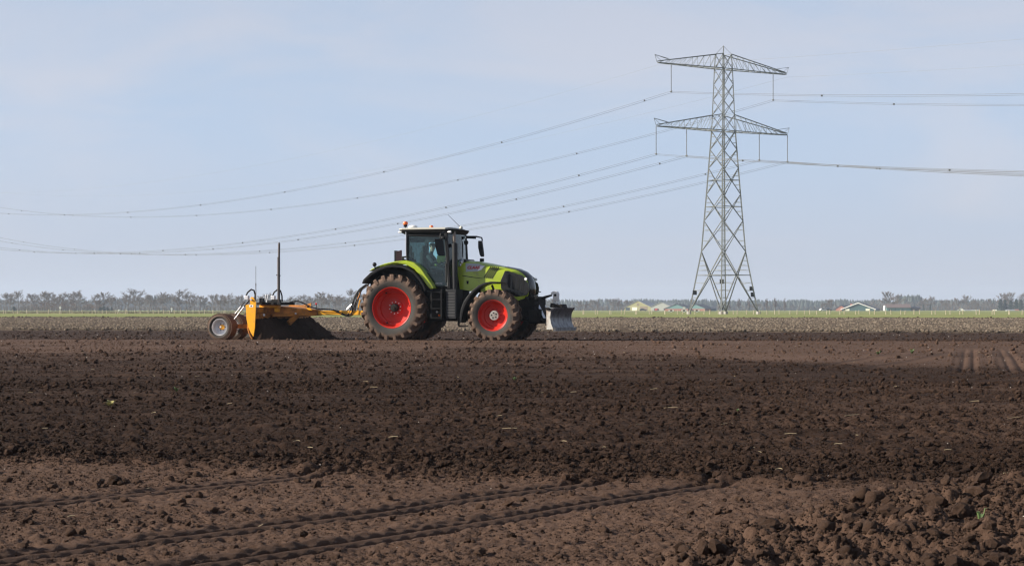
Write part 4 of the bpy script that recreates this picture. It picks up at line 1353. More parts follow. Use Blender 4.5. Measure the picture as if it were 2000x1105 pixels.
# hose loops
for pts, y in (([(705, 325), (738, 252), (795, 206), (838, 222), (856, 290), (850, 390)], -1.75), ([(1112, 325), (1148, 250), (1195, 212), (1245, 224), (1268, 300), (1272, 395)], -.2)):
    ctrl = [v4(a, b, y) for a, b in pts]
    mb = MB(); mb.tube(ctrl, .026, 8); mb.build("hose", M["black"], lev, smooth=60)
    q = ctrl[0] + Vector((.05, 0, 0)); mb = MB(); mb.box(q.x - .06, q.x + .07, y - .06, y + .06, q.z - .08, q.z + .05); mb.build("valve_block", M["rim_silver"], lev, bevel=.015)
# controls on the frame
xz_box("control_box", (916, 342), (976, 410), -1.6, -1.45, M["black"]); xz_box("control_box", (1105, 360), (1200, 412), -1.0, -.7, M["black"])
xz_box("control_box", (1040, 372), (1104, 412), -1.0, -.75, M["grey_box"])
xz_box("deck", (876, 405), (1250, 446), -1.5, -.4, M["chassis"])
for a, b, c, d in ((1000, 405, 1022, 300), (1030, 405, 1056, 300)):
    mb = MB(); mb.tube([v4(a, b, -1.2), v4(c, d, -1.2)], .012, 6); mb.ball(v4(c, d, -1.2), .025); mb.build("lever", M["rim_silver"], lev)
for f, cx_, cy_, y in ((c5, 42, 425, -.9), (c5, 612, 430, .9), (c4, 992, 600, -1.9)):
    x, z = f(cx_, cy_, y); mb = MB(); mb.lathe([(.035, -.02), (.035, .02), (.001, .025)], 10, (x, y, z), 'x'); mb.build("reflector", M["lens_red"] if cy_ < 500 else M["lens_white"], lev)
    if cx_ == 612:
        mb = MB(); mb.tube([(x, y, z - .25), (x, y, z)], .012, 6); mb.build("reflector_stalk", M["chassis"], lev)
M["ram"] = mat("dull_chrome", (.34, .34, .36), .35, metal=.5, var=.1)
# lift rams and wheel gear
for (a, b), (c, d), y, r_ in (((765, 368), (536, 662), -1.98, .019), ((690, 400), (545, 580), -1.2, .014)):
    p0, p1 = v4(a, b, y), v4(c, d, y)
    mb = MB(); mb.tube([p0, p1], r_, 10); rm = mb.build("lift_ram", M["ram"], lev, smooth=40)
    mb = MB(); mb.tube([p0, p0.lerp(p1, .35)], r_ * 1.5, 10); mb.build("ram_barrel", M["grey_box"], rm, smooth=40)
xw, zw = c4(300, 802, -1.72)
R_T = .425
M["tyre_t"] = tyre_mat("leveller_tyre_rubber", .28, .42, mud=.75)
mb = MB()
h = .24
pf = [(.255, h * .8), (.28, h * .93), (.33, h * 1.03), (.385, h * .97), (.412, h * .8), (.420, h * .45)]
mb.lathe([(r, -t_) for r, t_ in pf] + [(.422, 0)] + [(r, t_) for r, t_ in reversed(pf)], 56)
for i in range(44):
    for j, yy in enumerate((-.175, -.06, .06, .175)):
        a_ = 2 * math.pi * (i + .5 * (j % 2)) / 44; hw = .045
        ring = []
        for rr_ in (.40, R_T + .004):
            ring.append([(rr_ * math.cos(a_ - hw), yy - .05, rr_ * math.sin(a_ - hw)), (rr_ * math.cos(a_ + hw), yy - .05, rr_ * math.sin(a_ + hw)), (rr_ * math.cos(a_ + hw), yy + .05, rr_ * math.sin(a_ + hw)), (rr_ * math.cos(a_ - hw), yy + .05, rr_ * math.sin(a_ - hw))])
        mb.loft(ring)
lev_tyre = mb.mesh("tyre", M["tyre_t"], smooth=38)
lev_rim = [(.25, .2), (.262, -.185), (.270, -.21), (.258, -.222), (.245, -.205), (.232, -.15), (.222, -.03), (.19, -.015), (.13, -.01), (.001, -.01)]


def lev_hub(o):
    mb = MB(); mb.lathe([(.085, 0), (.08, -.06), (.045, -.09), (.04, -.13), (.001, -.135)], 18); hb = mb.build("hub", M["orange"], o, smooth=35)
    mb = MB(); mb.ball((0, -.13, 0), .03, .02, .03); mb.build("hub_cap", M["rim_silver"], hb, smooth=60)
    mb = MB()
    for k in range(6):
        a_ = 2 * math.pi * k / 6; mb.lathe([(.012, -.01), (.012, -.03), (.001, -.032)], 6, (.115 * math.cos(a_), 0, .115 * math.sin(a_)))
    mb.build("wheel_nuts", M["chassis"], o)["kind"] = "stuff"


for y in (-1.48, -.62, .62, 1.48):
    wheel(lev, xw, y, R_T - .012, lev_tyre, lev_rim, lev_hub, M["rim_silver"], y > 0)
mb = MB(); mb.tube([(xw, -1.3, R_T), (xw, 1.3, R_T)], .05, 10); mb.build("axle", M["orange_shade_mud"], lev)
for s in (-1, 1):
    mb = MB(); mb.box(xw - .05, xp0 + .35, s * 1.05 - .07, s * 1.05 + .07, .37, .50); mb.build("axle_arm", M["orange_shade_mud"], lev, bevel=.01)
# hoses along the drawbar up to the tractor
rr = random.Random(21)
ctrl = [(30, 405), (150, 415), (250, 395), (330, 385), (430, 425), (540, 478), (680, 508), (860, 518), (960, 545), (1080, 585), (1160, 560), (1200, 440), (1240, 320), (1285, 215), (1360, 150), (1420, 120)]
for k in range(7):
    pts = []
    y = -.35 + k * .07
    for i, (a, b) in enumerate(ctrl):
        w = 6 + (10 if i > 7 else 0)
        lift = (0 if i < 8 or i > 10 else rr.uniform(-14, 34))
        pts.append(v5(a + rr.uniform(-w, w) + (i > 8) * (k - 3) * 9, b + rr.uniform(-4, 4) + lift, y))
    # smooth the path
    sm = []
    for i in range(len(pts) - 1):
        p0, p1, p2, p3 = pts[max(i - 1, 0)], pts[i], pts[i + 1], pts[min(i + 2, len(pts) - 1)]
        for j in range(4):
            t_ = j / 4
            sm.append(.5 * ((2 * p1) + (p2 - p0) * t_ + (2 * p0 - 5 * p1 + 4 * p2 - p3) * t_ ** 2 + (3 * p1 - p0 - 3 * p2 + p3) * t_ ** 3))
    mb = MB(); mb.tube(sm, .014, 6); mb.build("hydraulic_hose", M["black"] if k != 5 else M["orange_shade_mud"], lev, smooth=60)
mb = MB(); mb.bar(v5(1250, 545, -.1), v5(1290, 360, -.1), .045, .03); mb.build("hose_stand", M["orange"], lev)
mb = MB(); mb.tube([v5(1085, 515, -.2), v5(1160, 440, -.2)], .022, 8); mb.build("jack", M["steel"], lev)

# soil pushed up in front of the bowl
nx, ny = 70, 220
gx = np.linspace(xp1 - .22, xp1 + 1.15, nx)[:, None]; gy = np.linspace(-YN + .02, YN + .55, ny)[None, :]
GX, GY = gx + 0 * gy, gy + 0 * gx
front = .30 + .16 * fbm(GY / .8, GY * 0 + 3, 90, 3) + .25 * sst(1.2, 2.6, GY)
hh = .74 * np.clip(1 - np.clip(GX - xp1 + .02, 0, 9) / (front + .35), 0, 1) ** .85 * (1 - .0 * GY)
hh = hh * sst(-YN + .02, -YN + .45, GY) * (1 - sst(YN - .1, YN + .5, GY)) + .09 * domes(GX / .17, GY / .17, 91) + .05 * domes(GX / .09, GY / .09, 93) + .06 * fbm(GX / .2, GY / .2, 92, 4) - .06
heap = grid_object("soil_heap", GX, GY, hh, {"dry": np.full(GX.shape, .1)}, M["soil"])
heap.location = (TX0, TY0, 0); heap.rotation_euler = (0, 0, -HEAD)
tag(heap, "dark heap of loose soil pushed along inside the orange leveller", "soil heap")

# ================================================================== pylon and its line
M["galv"] = mat("weathered_galvanised_steel", (.20, .205, .19), .55, metal=.15, var=.25, scale=.6, dust=.12, dust_col=(.24, .15, .10), dust_scale=.8)
M["galv_d"] = mat("dull_galvanised_steel", (.11, .115, .108), .6, metal=.2, var=.25, scale=.6)
M["insul"] = mat("grey_insulator", (.16, .16, .155), .4)
M["wire"] = mat("aluminium_conductor", (.11, .11, .11), .7, var=.05)
M["earth_wire"] = mat("pale_earth_wire", (.20, .20, .20), .6, var=.05)
M["concrete"] = mat("pale_concrete", (.30, .28, .25), .9)
PHI = rad(35.0)
PU = Vector((math.cos(PHI), math.sin(PHI), 0)); PV = Vector((-math.sin(PHI), math.cos(PHI), 0))
PC = Vector((413 / FPX * 400, 400.0, 0))
pylon = empty("pylon", PC, PHI)
tag(pylon, "tall grey steel lattice pylon with two cross arms standing in the meadow", "pylon")
lv_z = [0, 12.8, 25.5, 37.5, 50.2, 53.2]
lv_h = [5.02, 3.18, 2.40, 1.71, 1.30, 1.15]
hw_ = lambda z: float(np.interp(z, lv_z, lv_h))
for sx in (-1, 1):
    for sy in (-1, 1):
        mb = MB()
        zs_ = [.35, 12.8, 25.5, 37.5, 50.2, 53.2]
        for a, b in zip(zs_[:-1], zs_[1:]):
            mb.bar((sx * hw_(a), sy * hw_(a), a), (sx * hw_(b), sy * hw_(b), b), .26 if a < 30 else .19)
        mb.build("leg", M["galv"], pylon)
        mb = MB(); mb.box(sx * hw_(0) - .34, sx * hw_(0) + .34, sy * hw_(0) - .34, sy * hw_(0) + .34, -.1, .55); mb.build("footing", M["concrete"], pylon, bevel=.05)
levels = [.4, 12.8, 19.1, 24.5, 29.9, 33.7, 37.5, 40.8, 43.9, 47.0, 50.2, 53.2]


def corner(f, side, z):
    h = hw_(z)
    return Vector([(side * h, -h, z), (h, side * h, z), (-side * h, h, z), (-h, -side * h, z)][f])


for f in range(4):
    lac = MB()
    for i, (a, b) in enumerate(zip(levels[:-1], levels[1:])):
        A0, A1, B0, B1 = corner(f, -1, a), corner(f, 1, a), corner(f, -1, b), corner(f, 1, b)
        w = .17 if i == 0 else (.12 if i < 6 else .095)
        for p, q in ((A0, B1), (A1, B0)):
            mb = MB(); mb.bar(p, q, w); mb.build("diagonal_brace", M["galv_d"], pylon)
        t_ = (A1 - A0).length / ((A1 - A0).length + (B1 - B0).length)
        X = A0.lerp(B1, t_)
        if i in (0, 2, 3, 6, 10):
            zc = X.z if i in (0, 2, 3) else a
            mb = MB(); mb.bar(corner(f, -1, zc), corner(f, 1, zc), .14); mb.build("horizontal_brace", M["galv_d"], pylon)
        # short lacing between leg and diagonal
        n_ = 4 if i == 0 else (2 if i < 6 else 1)
        for side, P0, P1 in ((-1, A0, B0), (1, A1, B1)):
            for k in range(n_):
                for (l0, l1) in ((P0, X), (P1, X)):
                    s1, s2 = (k + 1) / (n_ + 1), (k + .35) / (n_ + 1)
                    z1 = P0.z + (X.z - P0.z) * s1 if l0 is P0 else P1.z + (X.z - P1.z) * s1
                    z2 = P0.z + (X.z - P0.z) * s2 if l0 is P0 else P1.z + (X.z - P1.z) * s2
                    lac.bar(corner(f, side, z1), l0.lerp(X, s1), .045)
                    lac.bar(corner(f, side, z1), l0.lerp(X, s2 + .45 / (n_ + 1)) if k < n_ else X, .04)
    o = lac.build("face_lacing", M["galv"], pylon); o["kind"] = "stuff"


def cross_arm(z0, z1, half, name):
    for s in (-1, 1):
        h0, h1 = hw_(z0), hw_(z1)
        tip = Vector((s * half, 0, z0 + .25))
        chords = []
        for sy in (-1, 1):
            chords.append((Vector((s * h0, sy * h0, z0)), tip + Vector((0, sy * .25, -.2))))
            chords.append((Vector((s * h1, sy * h1, z1)), tip + Vector((0, sy * .25, .15))))
        mb = MB()
        for a, b in chords: mb.bar(a, b, .16)
        mb.bar(chords[0][1], chords[2][1], .15)
        arm = mb.build("cross_arm", M["galv_d"], pylon)
        lac = MB(); n_ = 10
        for k in range(n_):
            t0, t1, tm_ = k / n_, (k + 1) / n_, (k + .5) / n_
            for b_, t_ in ((0, 1), (2, 3)):
                pb0, pb1, pt0 = chords[b_][0].lerp(chords[b_][1], t0), chords[b_][0].lerp(chords[b_][1], t1), chords[t_][0].lerp(chords[t_][1], t0)
                lac.bar(pb1, pt0, .06)
                if k % 2 == 0: lac.bar(pb0, pt0, .06)
            lac.bar(chords[0][0].lerp(chords[0][1], t0), chords[2][0].lerp(chords[2][1], t1), .07)
            lac.bar(chords[0][0].lerp(chords[0][1], t1), chords[2][0].lerp(chords[2][1], t1), .06)
            if k % 2 == 0: lac.bar(chords[1][0].lerp(chords[1][1], t0), chords[3][0].lerp(chords[3][1], t0), .06)
        lac.bar(chords[1][0].lerp(chords[1][1], .1), chords[3][0].lerp(chords[3][1], .1), .06)
        o = lac.build("arm_lacing", M["galv"], arm); o["kind"] = "stuff"
        # outrigger frame that rises past the tip
        mb = MB()
        e0 = tip + Vector((-s * 2.6, 0, .75)); e1 = tip + Vector((s * .9, 0, 1.35)); e2 = tip + Vector((s * .35, 0, -.1))
        mb.bar(e0 + Vector((0, .2, 0)), e1, .08); mb.bar(e0 - Vector((0, .2, 0)), e1, .08); mb.bar(e1, e2, .06); mb.bar(e2, tip, .08); mb.bar(tip + Vector((-s * .6, 0, .3)), e1, .05)
        mb.build("outrigger", M["galv_d"], arm)


def off_px(px):
    k = (px - 1000) / FPX
    return (k * PC.y - PC.x) / (PU.x - k * PU.y)


cross_arm(50.2, 53.2, 17.2, "upper")
cross_arm(37.5, 40.8, 17.4, "lower")
mb = MB()
for sx in (-1, 1):
    for sy in (-1, 1): mb.bar((sx * 1.15, sy * 1.15, 53.2), (0, 0, 54.9), .07)
mb.bar((0, 0, 53.0), (0, 0, 55.0), .14)
mb.build("peak", M["galv"], pylon)
mb = MB()
lx = -hw_(0)
for k in range(2):
    mb.bar((-hw_(1) + .1 + .3 * k, -hw_(1) - .12, 1.2), (-hw_(50) + .1 + .3 * k, -hw_(50) - .12, 50), .06)
for k in range(62):
    z = 1.5 + k * .78; mb.bar((-hw_(z) + .1, -hw_(z) - .12, z), (-hw_(z) + .4, -hw_(z) - .12, z), .05)
mb.build("ladder", M["galv"], pylon)
for (sx, sy, z, w) in ((-1, -1, 6.6, 0), (1, -1, 5.2, 1), (1, -1, 4.0, 1), (-1, 1, 4.4, 1)):
    h = hw_(z); mb = MB(); mb.box(sx * (h - .25) - .5, sx * (h - .25) + .5, sy * (h - .2) - .08, sy * (h - .2) + .08, z - .45, z + .45); mb.build("notice_board", M["chassis"], pylon)

INS = 5.35
attach = []     # along the arm, height of the conductor, words
for px, zt, wd in ((1311, 50.2, "upper arm, left of the tower"), (1510, 50.2, "upper arm, right of the tower"),
                   (1281.5, 37.5, "lower arm, outermost on the left"), (1341, 37.5, "lower arm, second from left"),
                   (1483, 37.5, "lower arm, second from right"), (1538, 37.5, "lower arm, outermost on the right")):
    w = off_px(px)
    mb = MB(); prof = []
    n_ = 22
    for k in range(n_ + 1):
        z = -INS * k / n_
        prof += [(.06, z), (.12, z - .06), (.06, z - .12)]
    mb.lathe(prof, 8, (w, 0, zt), 'z'); mb.ball((w, 0, zt - INS - .15), .24, .24, .2, 8, 6)
    ins = mb.build("insulator_string", M["insul"], pylon)
    attach.append((w, zt - INS - .25, wd))


def wire_pts(w, z, dv=0.0, dz=0.0):
    pts = []
    P0 = PC + PU * (w + dv)
    for s in np.linspace(-215, 0, 26):
        s_ = -s; pts.append(P0 - PV * s_ + Vector((0, 0, z + dz - 4 * 15 * s_ * (520 - s_) / 520 ** 2)))
    for s in np.linspace(0, 470, 56)[1:]:
        pts.append(P0 + PV * s + Vector((0, 0, z + dz - 4 * 13.5 * s * (480 - s) / 480 ** 2)))
    return pts


rr = random.Random(2)
for i, (w, z, wd) in enumerate(attach):
    cab = empty("power_line", PC + PU * w + Vector((0, 0, 0)))
    tag(cab, f"pair of power wires hung from the pylon's {wd}", "power line", "power lines on the pylon")
    off = cab.location
    for dv, dz in ((-.2, .12), (.2, -.12)):
        mb = MB(); mb.tube([p - off for p in wire_pts(w, z, dv, dz)], .027, 5); mb.build("wire", M["wire"], cab, smooth=60)
    sp_pts = wire_pts(w, z)
    for k in range(2 + i % 3, len(sp_pts), 6):
        p = sp_pts[k] - off; mb = MB(); mb.box(p.x - .16, p.x + .16, p.y - .1, p.y + .1, p.z - .2, p.z + .1); mb.build("spacer", M["insul"], cab)
for w, wd in ((-17.6, "left"), (17.6, "right")):
    z = 49.7
    gw = empty("earth_wire", PC + PU * w)
    tag(gw, f"thin single earth wire running from the {wd} tip of the pylon's top arm", "power line", "earth wires on the pylon")
    pts = []
    P0 = PC + PU * w
    for s in np.linspace(215, 0, 22): pts.append(P0 - PV * s + Vector((0, 0, z - 4 * 9.0 * s * (520 - s) / 520 ** 2)))
    for s in np.linspace(0, 470, 50)[1:]: pts.append(P0 + PV * s + Vector((0, 0, z - 4 * 10.5 * s * (480 - s) / 480 ** 2)))
    mb = MB(); mb.tube([p - gw.location for p in pts], .016, 5); mb.build("wire", M["earth_wire"], gw, smooth=60)

# ================================================================== fences along the meadow
M["post"] = mat("pale_fence_wood", (.45, .38, .27), .85, var=.35, scale=.35)
for row, (x0, y0, x1, y1, shift, wd) in enumerate(((-118, 425, 101, 352, 0.0, "nearer row of pale wooden pasture fence posts along the meadow"), (-122, 440, 104, 356, .42, "farther row of pale wooden pasture fence posts along the meadow"))):
    fe = empty("fence", (0, 0, 0))
    tag(fe, wd, "fence", "pasture fences on the meadow")
    L_ = math.hypot(x1 - x0, y1 - y0); n_ = int(L_ / 2.75)
    rr = random.Random(30 + row)
    mb0 = []
    for v_ in range(3):
        mb = MB(); mb.tube([(0, 0, -.2), (0, 0, .5), (.02 * v_, 0, .86 + .04 * v_)], [.075, .072, .06], 6); mb0.append(mb.mesh("post", M["post"]))
    ends = []
    for k in range(n_ + 1):
        t_ = (k + shift) / n_
        o = link(bpy.data.objects.new("post", rr.choice(mb0)), fe)
        o.location = (x0 + (x1 - x0) * t_ + rr.uniform(-.35, .35), y0 + (y1 - y0) * t_ + rr.uniform(-.2, .2), 0)
        o.rotation_euler = (rr.uniform(-.05, .05), rr.uniform(-.09, .09), rr.uniform(0, 6))
        o.scale = (1, 1, rr.uniform(.86, 1.08))
        ends.append(o.location.copy())
    for hz_ in (.45, .78):
        mb = MB(); mb.tube([e + Vector((0, 0, hz_)) for e in ends], .006, 4); mb.build("fence_wire", M["wire"], fe)

# ================================================================== bare trees
M["bark"] = mat("grey_bark", (.10, .085, .07), .95, var=.3, scale=1.5)
M["twig"] = mat("grey_brown_twigs", (.150, .108, .076), .95, var=.35, scale=.5)
M["twig_o"] = mat("warm_brown_twigs", (.20, .125, .075), .95, var=.35, scale=.5)
M["twig_r"] = mat("reddish_twigs", (.165, .105, .085), .95, var=.35, scale=.5)
M["needle"] = mat("dark_evergreen", (.035, .055, .035), .9, var=.5, scale=.6)
M["wood"] = mat("distant_wood", (.050, .060, .048), .95, var=.5, scale=.08)
M["wood_b"] = mat("distant_bare_wood", (.12, .095, .078), .95, var=.4, scale=.08)


def bare_tree(seed, H, spread, trunk_h, tw, columnar=False):
    """unit builder: trunk with limbs, and a crown of fine branching twigs"""
    r = random.Random(seed)
    tr, cr = MB(), MB()
    lean = Vector((r.uniform(-.03, .03), r.uniform(-.03, .03), 1))
    topz = H * (.95 if columnar else .80)
    pts = [Vector((0, 0, -.2))] + [Vector((lean.x * z, lean.y * z, z)) + Vector((r.uniform(-.02, .02) * H * .4, r.uniform(-.02, .02) * H * .4, 0)) for z in np.linspace(topz / 5, topz, 5)]
    r0 = H * .021
    tr.tube(pts, [r0 * 1.3, r0, r0 * .85, r0 * .65, r0 * .42, r0 * .15], 7)
    n_l = 26 if columnar else 17
    tips = []
    for k in range(n_l):
        t_ = trunk_h + (1 - trunk_h) * (k + r.random()) / n_l
        base = Vector((lean.x * topz * t_, lean.y * topz * t_, topz * t_))
        a = r.uniform(0, 6.28)
        if columnar:
            L_ = spread * (1.1 - .75 * t_) * r.uniform(.7, 1.2); el = rad(r.uniform(58, 75)); L_ = L_ * 1.7
        else:
            q_ = (t_ - trunk_h) / (1 - trunk_h); L_ = spread * (.5 + .5 * math.sin(math.pi * (q_ * .8 + .12))) * (1 - .45 * q_ ** 3) * r.uniform(.8, 1.15); el = rad(r.uniform(2, 24) + 52 * q_ ** 1.3)
        d = Vector((math.cos(a) * math.cos(el), math.sin(a) * math.cos(el), math.sin(el)))
        mid = base + d * L_ * .5 + Vector((0, 0, L_ * .05)); end = base + d * L_ + Vector((0, 0, L_ * .16))
        tr.tube([base, mid, end], [r0 * .34 * (1.1 - .5 * t_), r0 * .22, r0 * .07], 5)
        for q in range(7 if not columnar else 4):
            s = .28 + .72 * (q + r.random()) / (7 if not columnar else 4)
            p = base.lerp(mid, s * 2) if s < .5 else mid.lerp(end, s * 2 - 1)
            d2 = (d + Vector((r.uniform(-1, 1), r.uniform(-1, 1), r.uniform(-.3, 1))) * (.85 if not columnar else .5)).normalized()
            L2 = L_ * r.uniform(.28, .5); e2 = p + d2 * L2
            cr.bar(p, e2, r0 * .16, r0 * .10)
            for u_ in range(15 if not columnar else 10):
                s2 = r.uniform(.15, 1); p2 = p.lerp(e2, s2)
                d3 = (d2 + Vector((r.uniform(-1, 1), r.uniform(-1, 1), r.uniform(-.5, 1)))).normalized()
                L3 = L2 * r.uniform(.35, .75); e3 = p2 + d3 * L3
                sd = d3.cross(Vector((r.uniform(-1, 1), r.uniform(-1, 1), r.uniform(-1, 1)))).normalized() * tw
                cr.add([p2 - sd, p2 + sd, e3], [(0, 1, 2)])
                for w_ in range(2):
                    p3 = p2.lerp(e3, r.uniform(.2, .8)); d4 = (d3 + Vector((r.uniform(-1, 1), r.uniform(-1, 1), r.uniform(-.6, .9)))).normalized(); e4 = p3 + d4 * L3 * .6
                    sd = d4.cross(Vector((r.uniform(-1, 1), r.uniform(-1, 1), r.uniform(-1, 1)))).normalized() * tw * .8
                    cr.add([p3 - sd, p3 + sd, e4], [(0, 1, 2)])
    return tr, cr


def protos(n, seed, twm, *a, **k):
    out = []
    for i in range(n):
        tr, cr = bare_tree(seed + i, *a, **k)
        out.append((tr.mesh("trunk", M["bark"], fix=False), cr.mesh("crown", M[twm], fix=False)))
    return out


round_p = protos(5, 50, "twig", 7.0, 2.7, .36, .023)
warm_p = protos(2, 70, "twig_o", 5.0, 2.2, .25, .028)
pop_p = protos(3, 80, "twig_r", 6.0, .85, .08, .030, columnar=True)
big_p = protos(3, 90, "twig", 10.0, 4.2, .32, .036)


def put_tree(name, proto, px, Y, h_px, label, group, r, z0=0.0, H0=None, fat=1.0):
    base = P(px, 604 + FPX * CAMH / Y, Y)
    o = empty(name, (base.x, base.y, z0), r.uniform(0, 6.28))
    hh = h_px / FPX * Y
    H0 = H0 or max(v.co.z for v in proto[1].vertices)
    s = hh / H0
    o.scale = (s * fat, s * fat, s)
    link(bpy.data.objects.new("trunk", proto[0]), o)
    link(bpy.data.objects.new("crown", proto[1]), o)
    tag(o, label, "tree", group)
    return o


def ordinal(k):
    return f"{k}{'th' if 10 <= k % 100 <= 20 else {1: 'st', 2: 'nd', 3: 'rd'}.get(k % 10, 'th')}"


rr = random.Random(77)
row_px = [10, 36, 61, 85, 109, 134, 156, 186, 203, 227, 249, 271, 292, 315, 346, 361, 380, 402, 428, 448, 470, 492, 515, 540, 567, 590, 607, 625, 642, 660, 684, 703, 1050, 1082]
row_h = [42, 43, 43, 38, 40, 39, 38, 36, 41, 39, 36, 34, 37, 38, 36, 34, 33, 33, 38, 34, 32, 34, 33, 32, 37, 33, 34, 36, 36, 37, 44, 40, 28, 26]
for k, (px, hp_) in enumerate(zip(row_px, row_h)):
    put_tree("bare_tree", round_p[k % 5], px + rr.uniform(-3, 3), 1080 + rr.uniform(-30, 40), hp_ * rr.uniform(.82, 1.12), f"bare grey tree, {ordinal(k + 1)} from the left in the near roadside row", "bare trees in the roadside row", rr, fat=rr.uniform(.85, 1.4))
for k, px in enumerate([22, 48, 73, 97, 122, 146, 170, 194, 216, 240, 262, 283, 300, 328, 352, 372, 392, 415, 440, 460, 482, 505, 528, 553, 578, 600, 618, 636, 652, 672, 692]):
    put_tree("bare_tree", round_p[(k * 2 + 1) % 5], px + rr.uniform(-5, 5), 1260 + rr.uniform(-40, 90), rr.uniform(20, 38) if k not in (10, 14) else 46, f"hazy bare tree, {ordinal(k + 1)} from the left in the second roadside row", "bare trees in the second roadside row", rr, fat=rr.uniform(1.0, 1.7))
for k, px in enumerate([68, 80, 93, 104, 124, 128, 142, 176, 190]):
    put_tree("bush", warm_p[k % 2], px, 1130 + rr.uniform(-15, 25), rr.uniform(15, 22), f"low warm brown bush, {ordinal(k + 1)} from the left under the roadside trees", "warm brown bushes under the roadside trees", rr, fat=1.5)
for k, (px, hp_) in enumerate(((1443, 25), (1463, 26), (1498, 25), (1514, 26), (1533, 25))):
    put_tree("poplar_tree", pop_p[k % 3], px, 1250 + rr.uniform(-20, 20), hp_, f"slim reddish bare poplar, {ordinal(k + 1)} from the left beside the pylon foot", "slim poplars beside the pylon", rr, fat=1.5)
for k, (px, hp_, f_) in enumerate(((1130, 20, 1.4), (1145, 19, 1.4), (1158, 22, 1.2), (1168, 24, 1.2), (1198, 26, 1.5), (1209, 25, 1.4), (1224, 21, 1.6), (1425, 17, 1.7), (1478, 15, 1.7), (1404, 16, 1.6))):
    put_tree("bare_shrub", (pop_p if k % 2 else round_p)[k % 3], px, 1320 + rr.uniform(-20, 30), hp_, f"brown bare shrub, {ordinal(k + 1)} from the left around the olive and teal barns", "bare shrubs around the left farm", rr, fat=f_ * 1.2)
for k, (px, hp_, pr, wd) in enumerate(((1735, 40, big_p[0], "broad spreading bare tree behind the teal shed with the silo"), (1751, 36, big_p[2], "bare tree right behind the broadest tree over the teal shed"), (1623, 24, big_p[1], "small bare tree left of the red brick house"), (1609, 18, big_p[2], "low bare bush at the far left of the green barn"), (1818, 30, round_p[1], "bare tree standing right of the brown shed annex"), (1806, 26, round_p[3], "bare tree just behind the dark annex"), (1889, 32, round_p[0], "round bare tree above the small white gabled house"), (1868, 26, round_p[2], "bare tree left of the round tree over the white house"), (1905, 24, round_p[4], "bare tree right of the round tree over the white house"), (1956, 36, big_p[1], "tall brownish bare tree over the dark evergreens at right"), (1972, 38, big_p[0], "tall bare tree rising above the dark evergreens at right edge"), (1931, 24, round_p[3], "thin bare tree left of the dark evergreens"), (1998, 38, big_p[2], "bare tree cut by the right picture edge"), (1840, 22, round_p[2], "bare tree midway between annex and white house"), (1853, 23, round_p[0], "bare tree second right of the dark annex trees"))):
    put_tree("bare_tree", pr, px, (1290 if k < 4 else 1500) + rr.uniform(-15, 15), hp_, wd, None, rr, fat=1.1 if k else 1.25)


def leafy(seed, H, W, n, m_):
    """evergreen: short trunk and a crown of many small needle faces"""
    r = random.Random(seed); cr = MB()
    for k in range(n):
        t_ = r.random() ** .8
        rad_ = W * .5 * (1 - t_) ** .7 * (.6 + .4 * math.sin(t_ * 23 + seed)) + .1
        a = r.uniform(0, 6.28); q = rad_ * r.random() ** .4
        c = Vector((q * math.cos(a), q * math.sin(a), H * (.06 + .94 * t_)))
        d = Vector((r.uniform(-1, 1), r.uniform(-1, 1), r.uniform(-1, 1))).normalized(); e = Vector((r.uniform(-1, 1), r.uniform(-1, 1), r.uniform(-1, 1))).normalized()
        s = H * .05
        cr.add([c - d * s, c + d * s, c + e * s * 1.5], [(0, 1, 2)])
    tr = MB(); tr.tube([(0, 0, -.1), (0, 0, H * .8)], [H * .025, H * .008], 6)
    return tr.mesh("trunk", M["bark"]), cr.mesh("crown", m_, fix=False)


ever = [leafy(k, 7, 4.5, 900, M["needle"]) for k in range(3)]
for k, (px, hp_, f_) in enumerate(((1954, 24, 1.3), (1963, 22, 1.2), (1974, 20, 1.5), (1985, 24, 1.2), (1994, 23, 1.3), (1804, 12, .8), (1817, 14, .7))):
    put_tree("evergreen_tree", ever[k % 3], px, 1380 + rr.uniform(-10, 20), hp_, (f"dark evergreen tree, {ordinal(k + 1)} from the left in the clump at right edge" if k < 5 else ("small dark evergreen left of two beside the dark annex" if k == 5 else "small dark evergreen right of two beside the dark annex")), "dark evergreens at the right edge" if k < 5 else None, rr, fat=f_)
for k, (px, w_) in enumerate(((27, 2.6), (203, 3.2), (196, 2.4), (210, 2.2), (218, 1.8))):
    put_tree("evergreen_bush", ever[k % 3], px, 1050 + k * 2, rr.uniform(8, 11), f"low dark bush, {ordinal(k + 1)} from the left at the foot of the roadside trees", "low dark bushes at the roadside", rr, fat=w_)

# the wood far behind reads as one mass
r = random.Random(404)


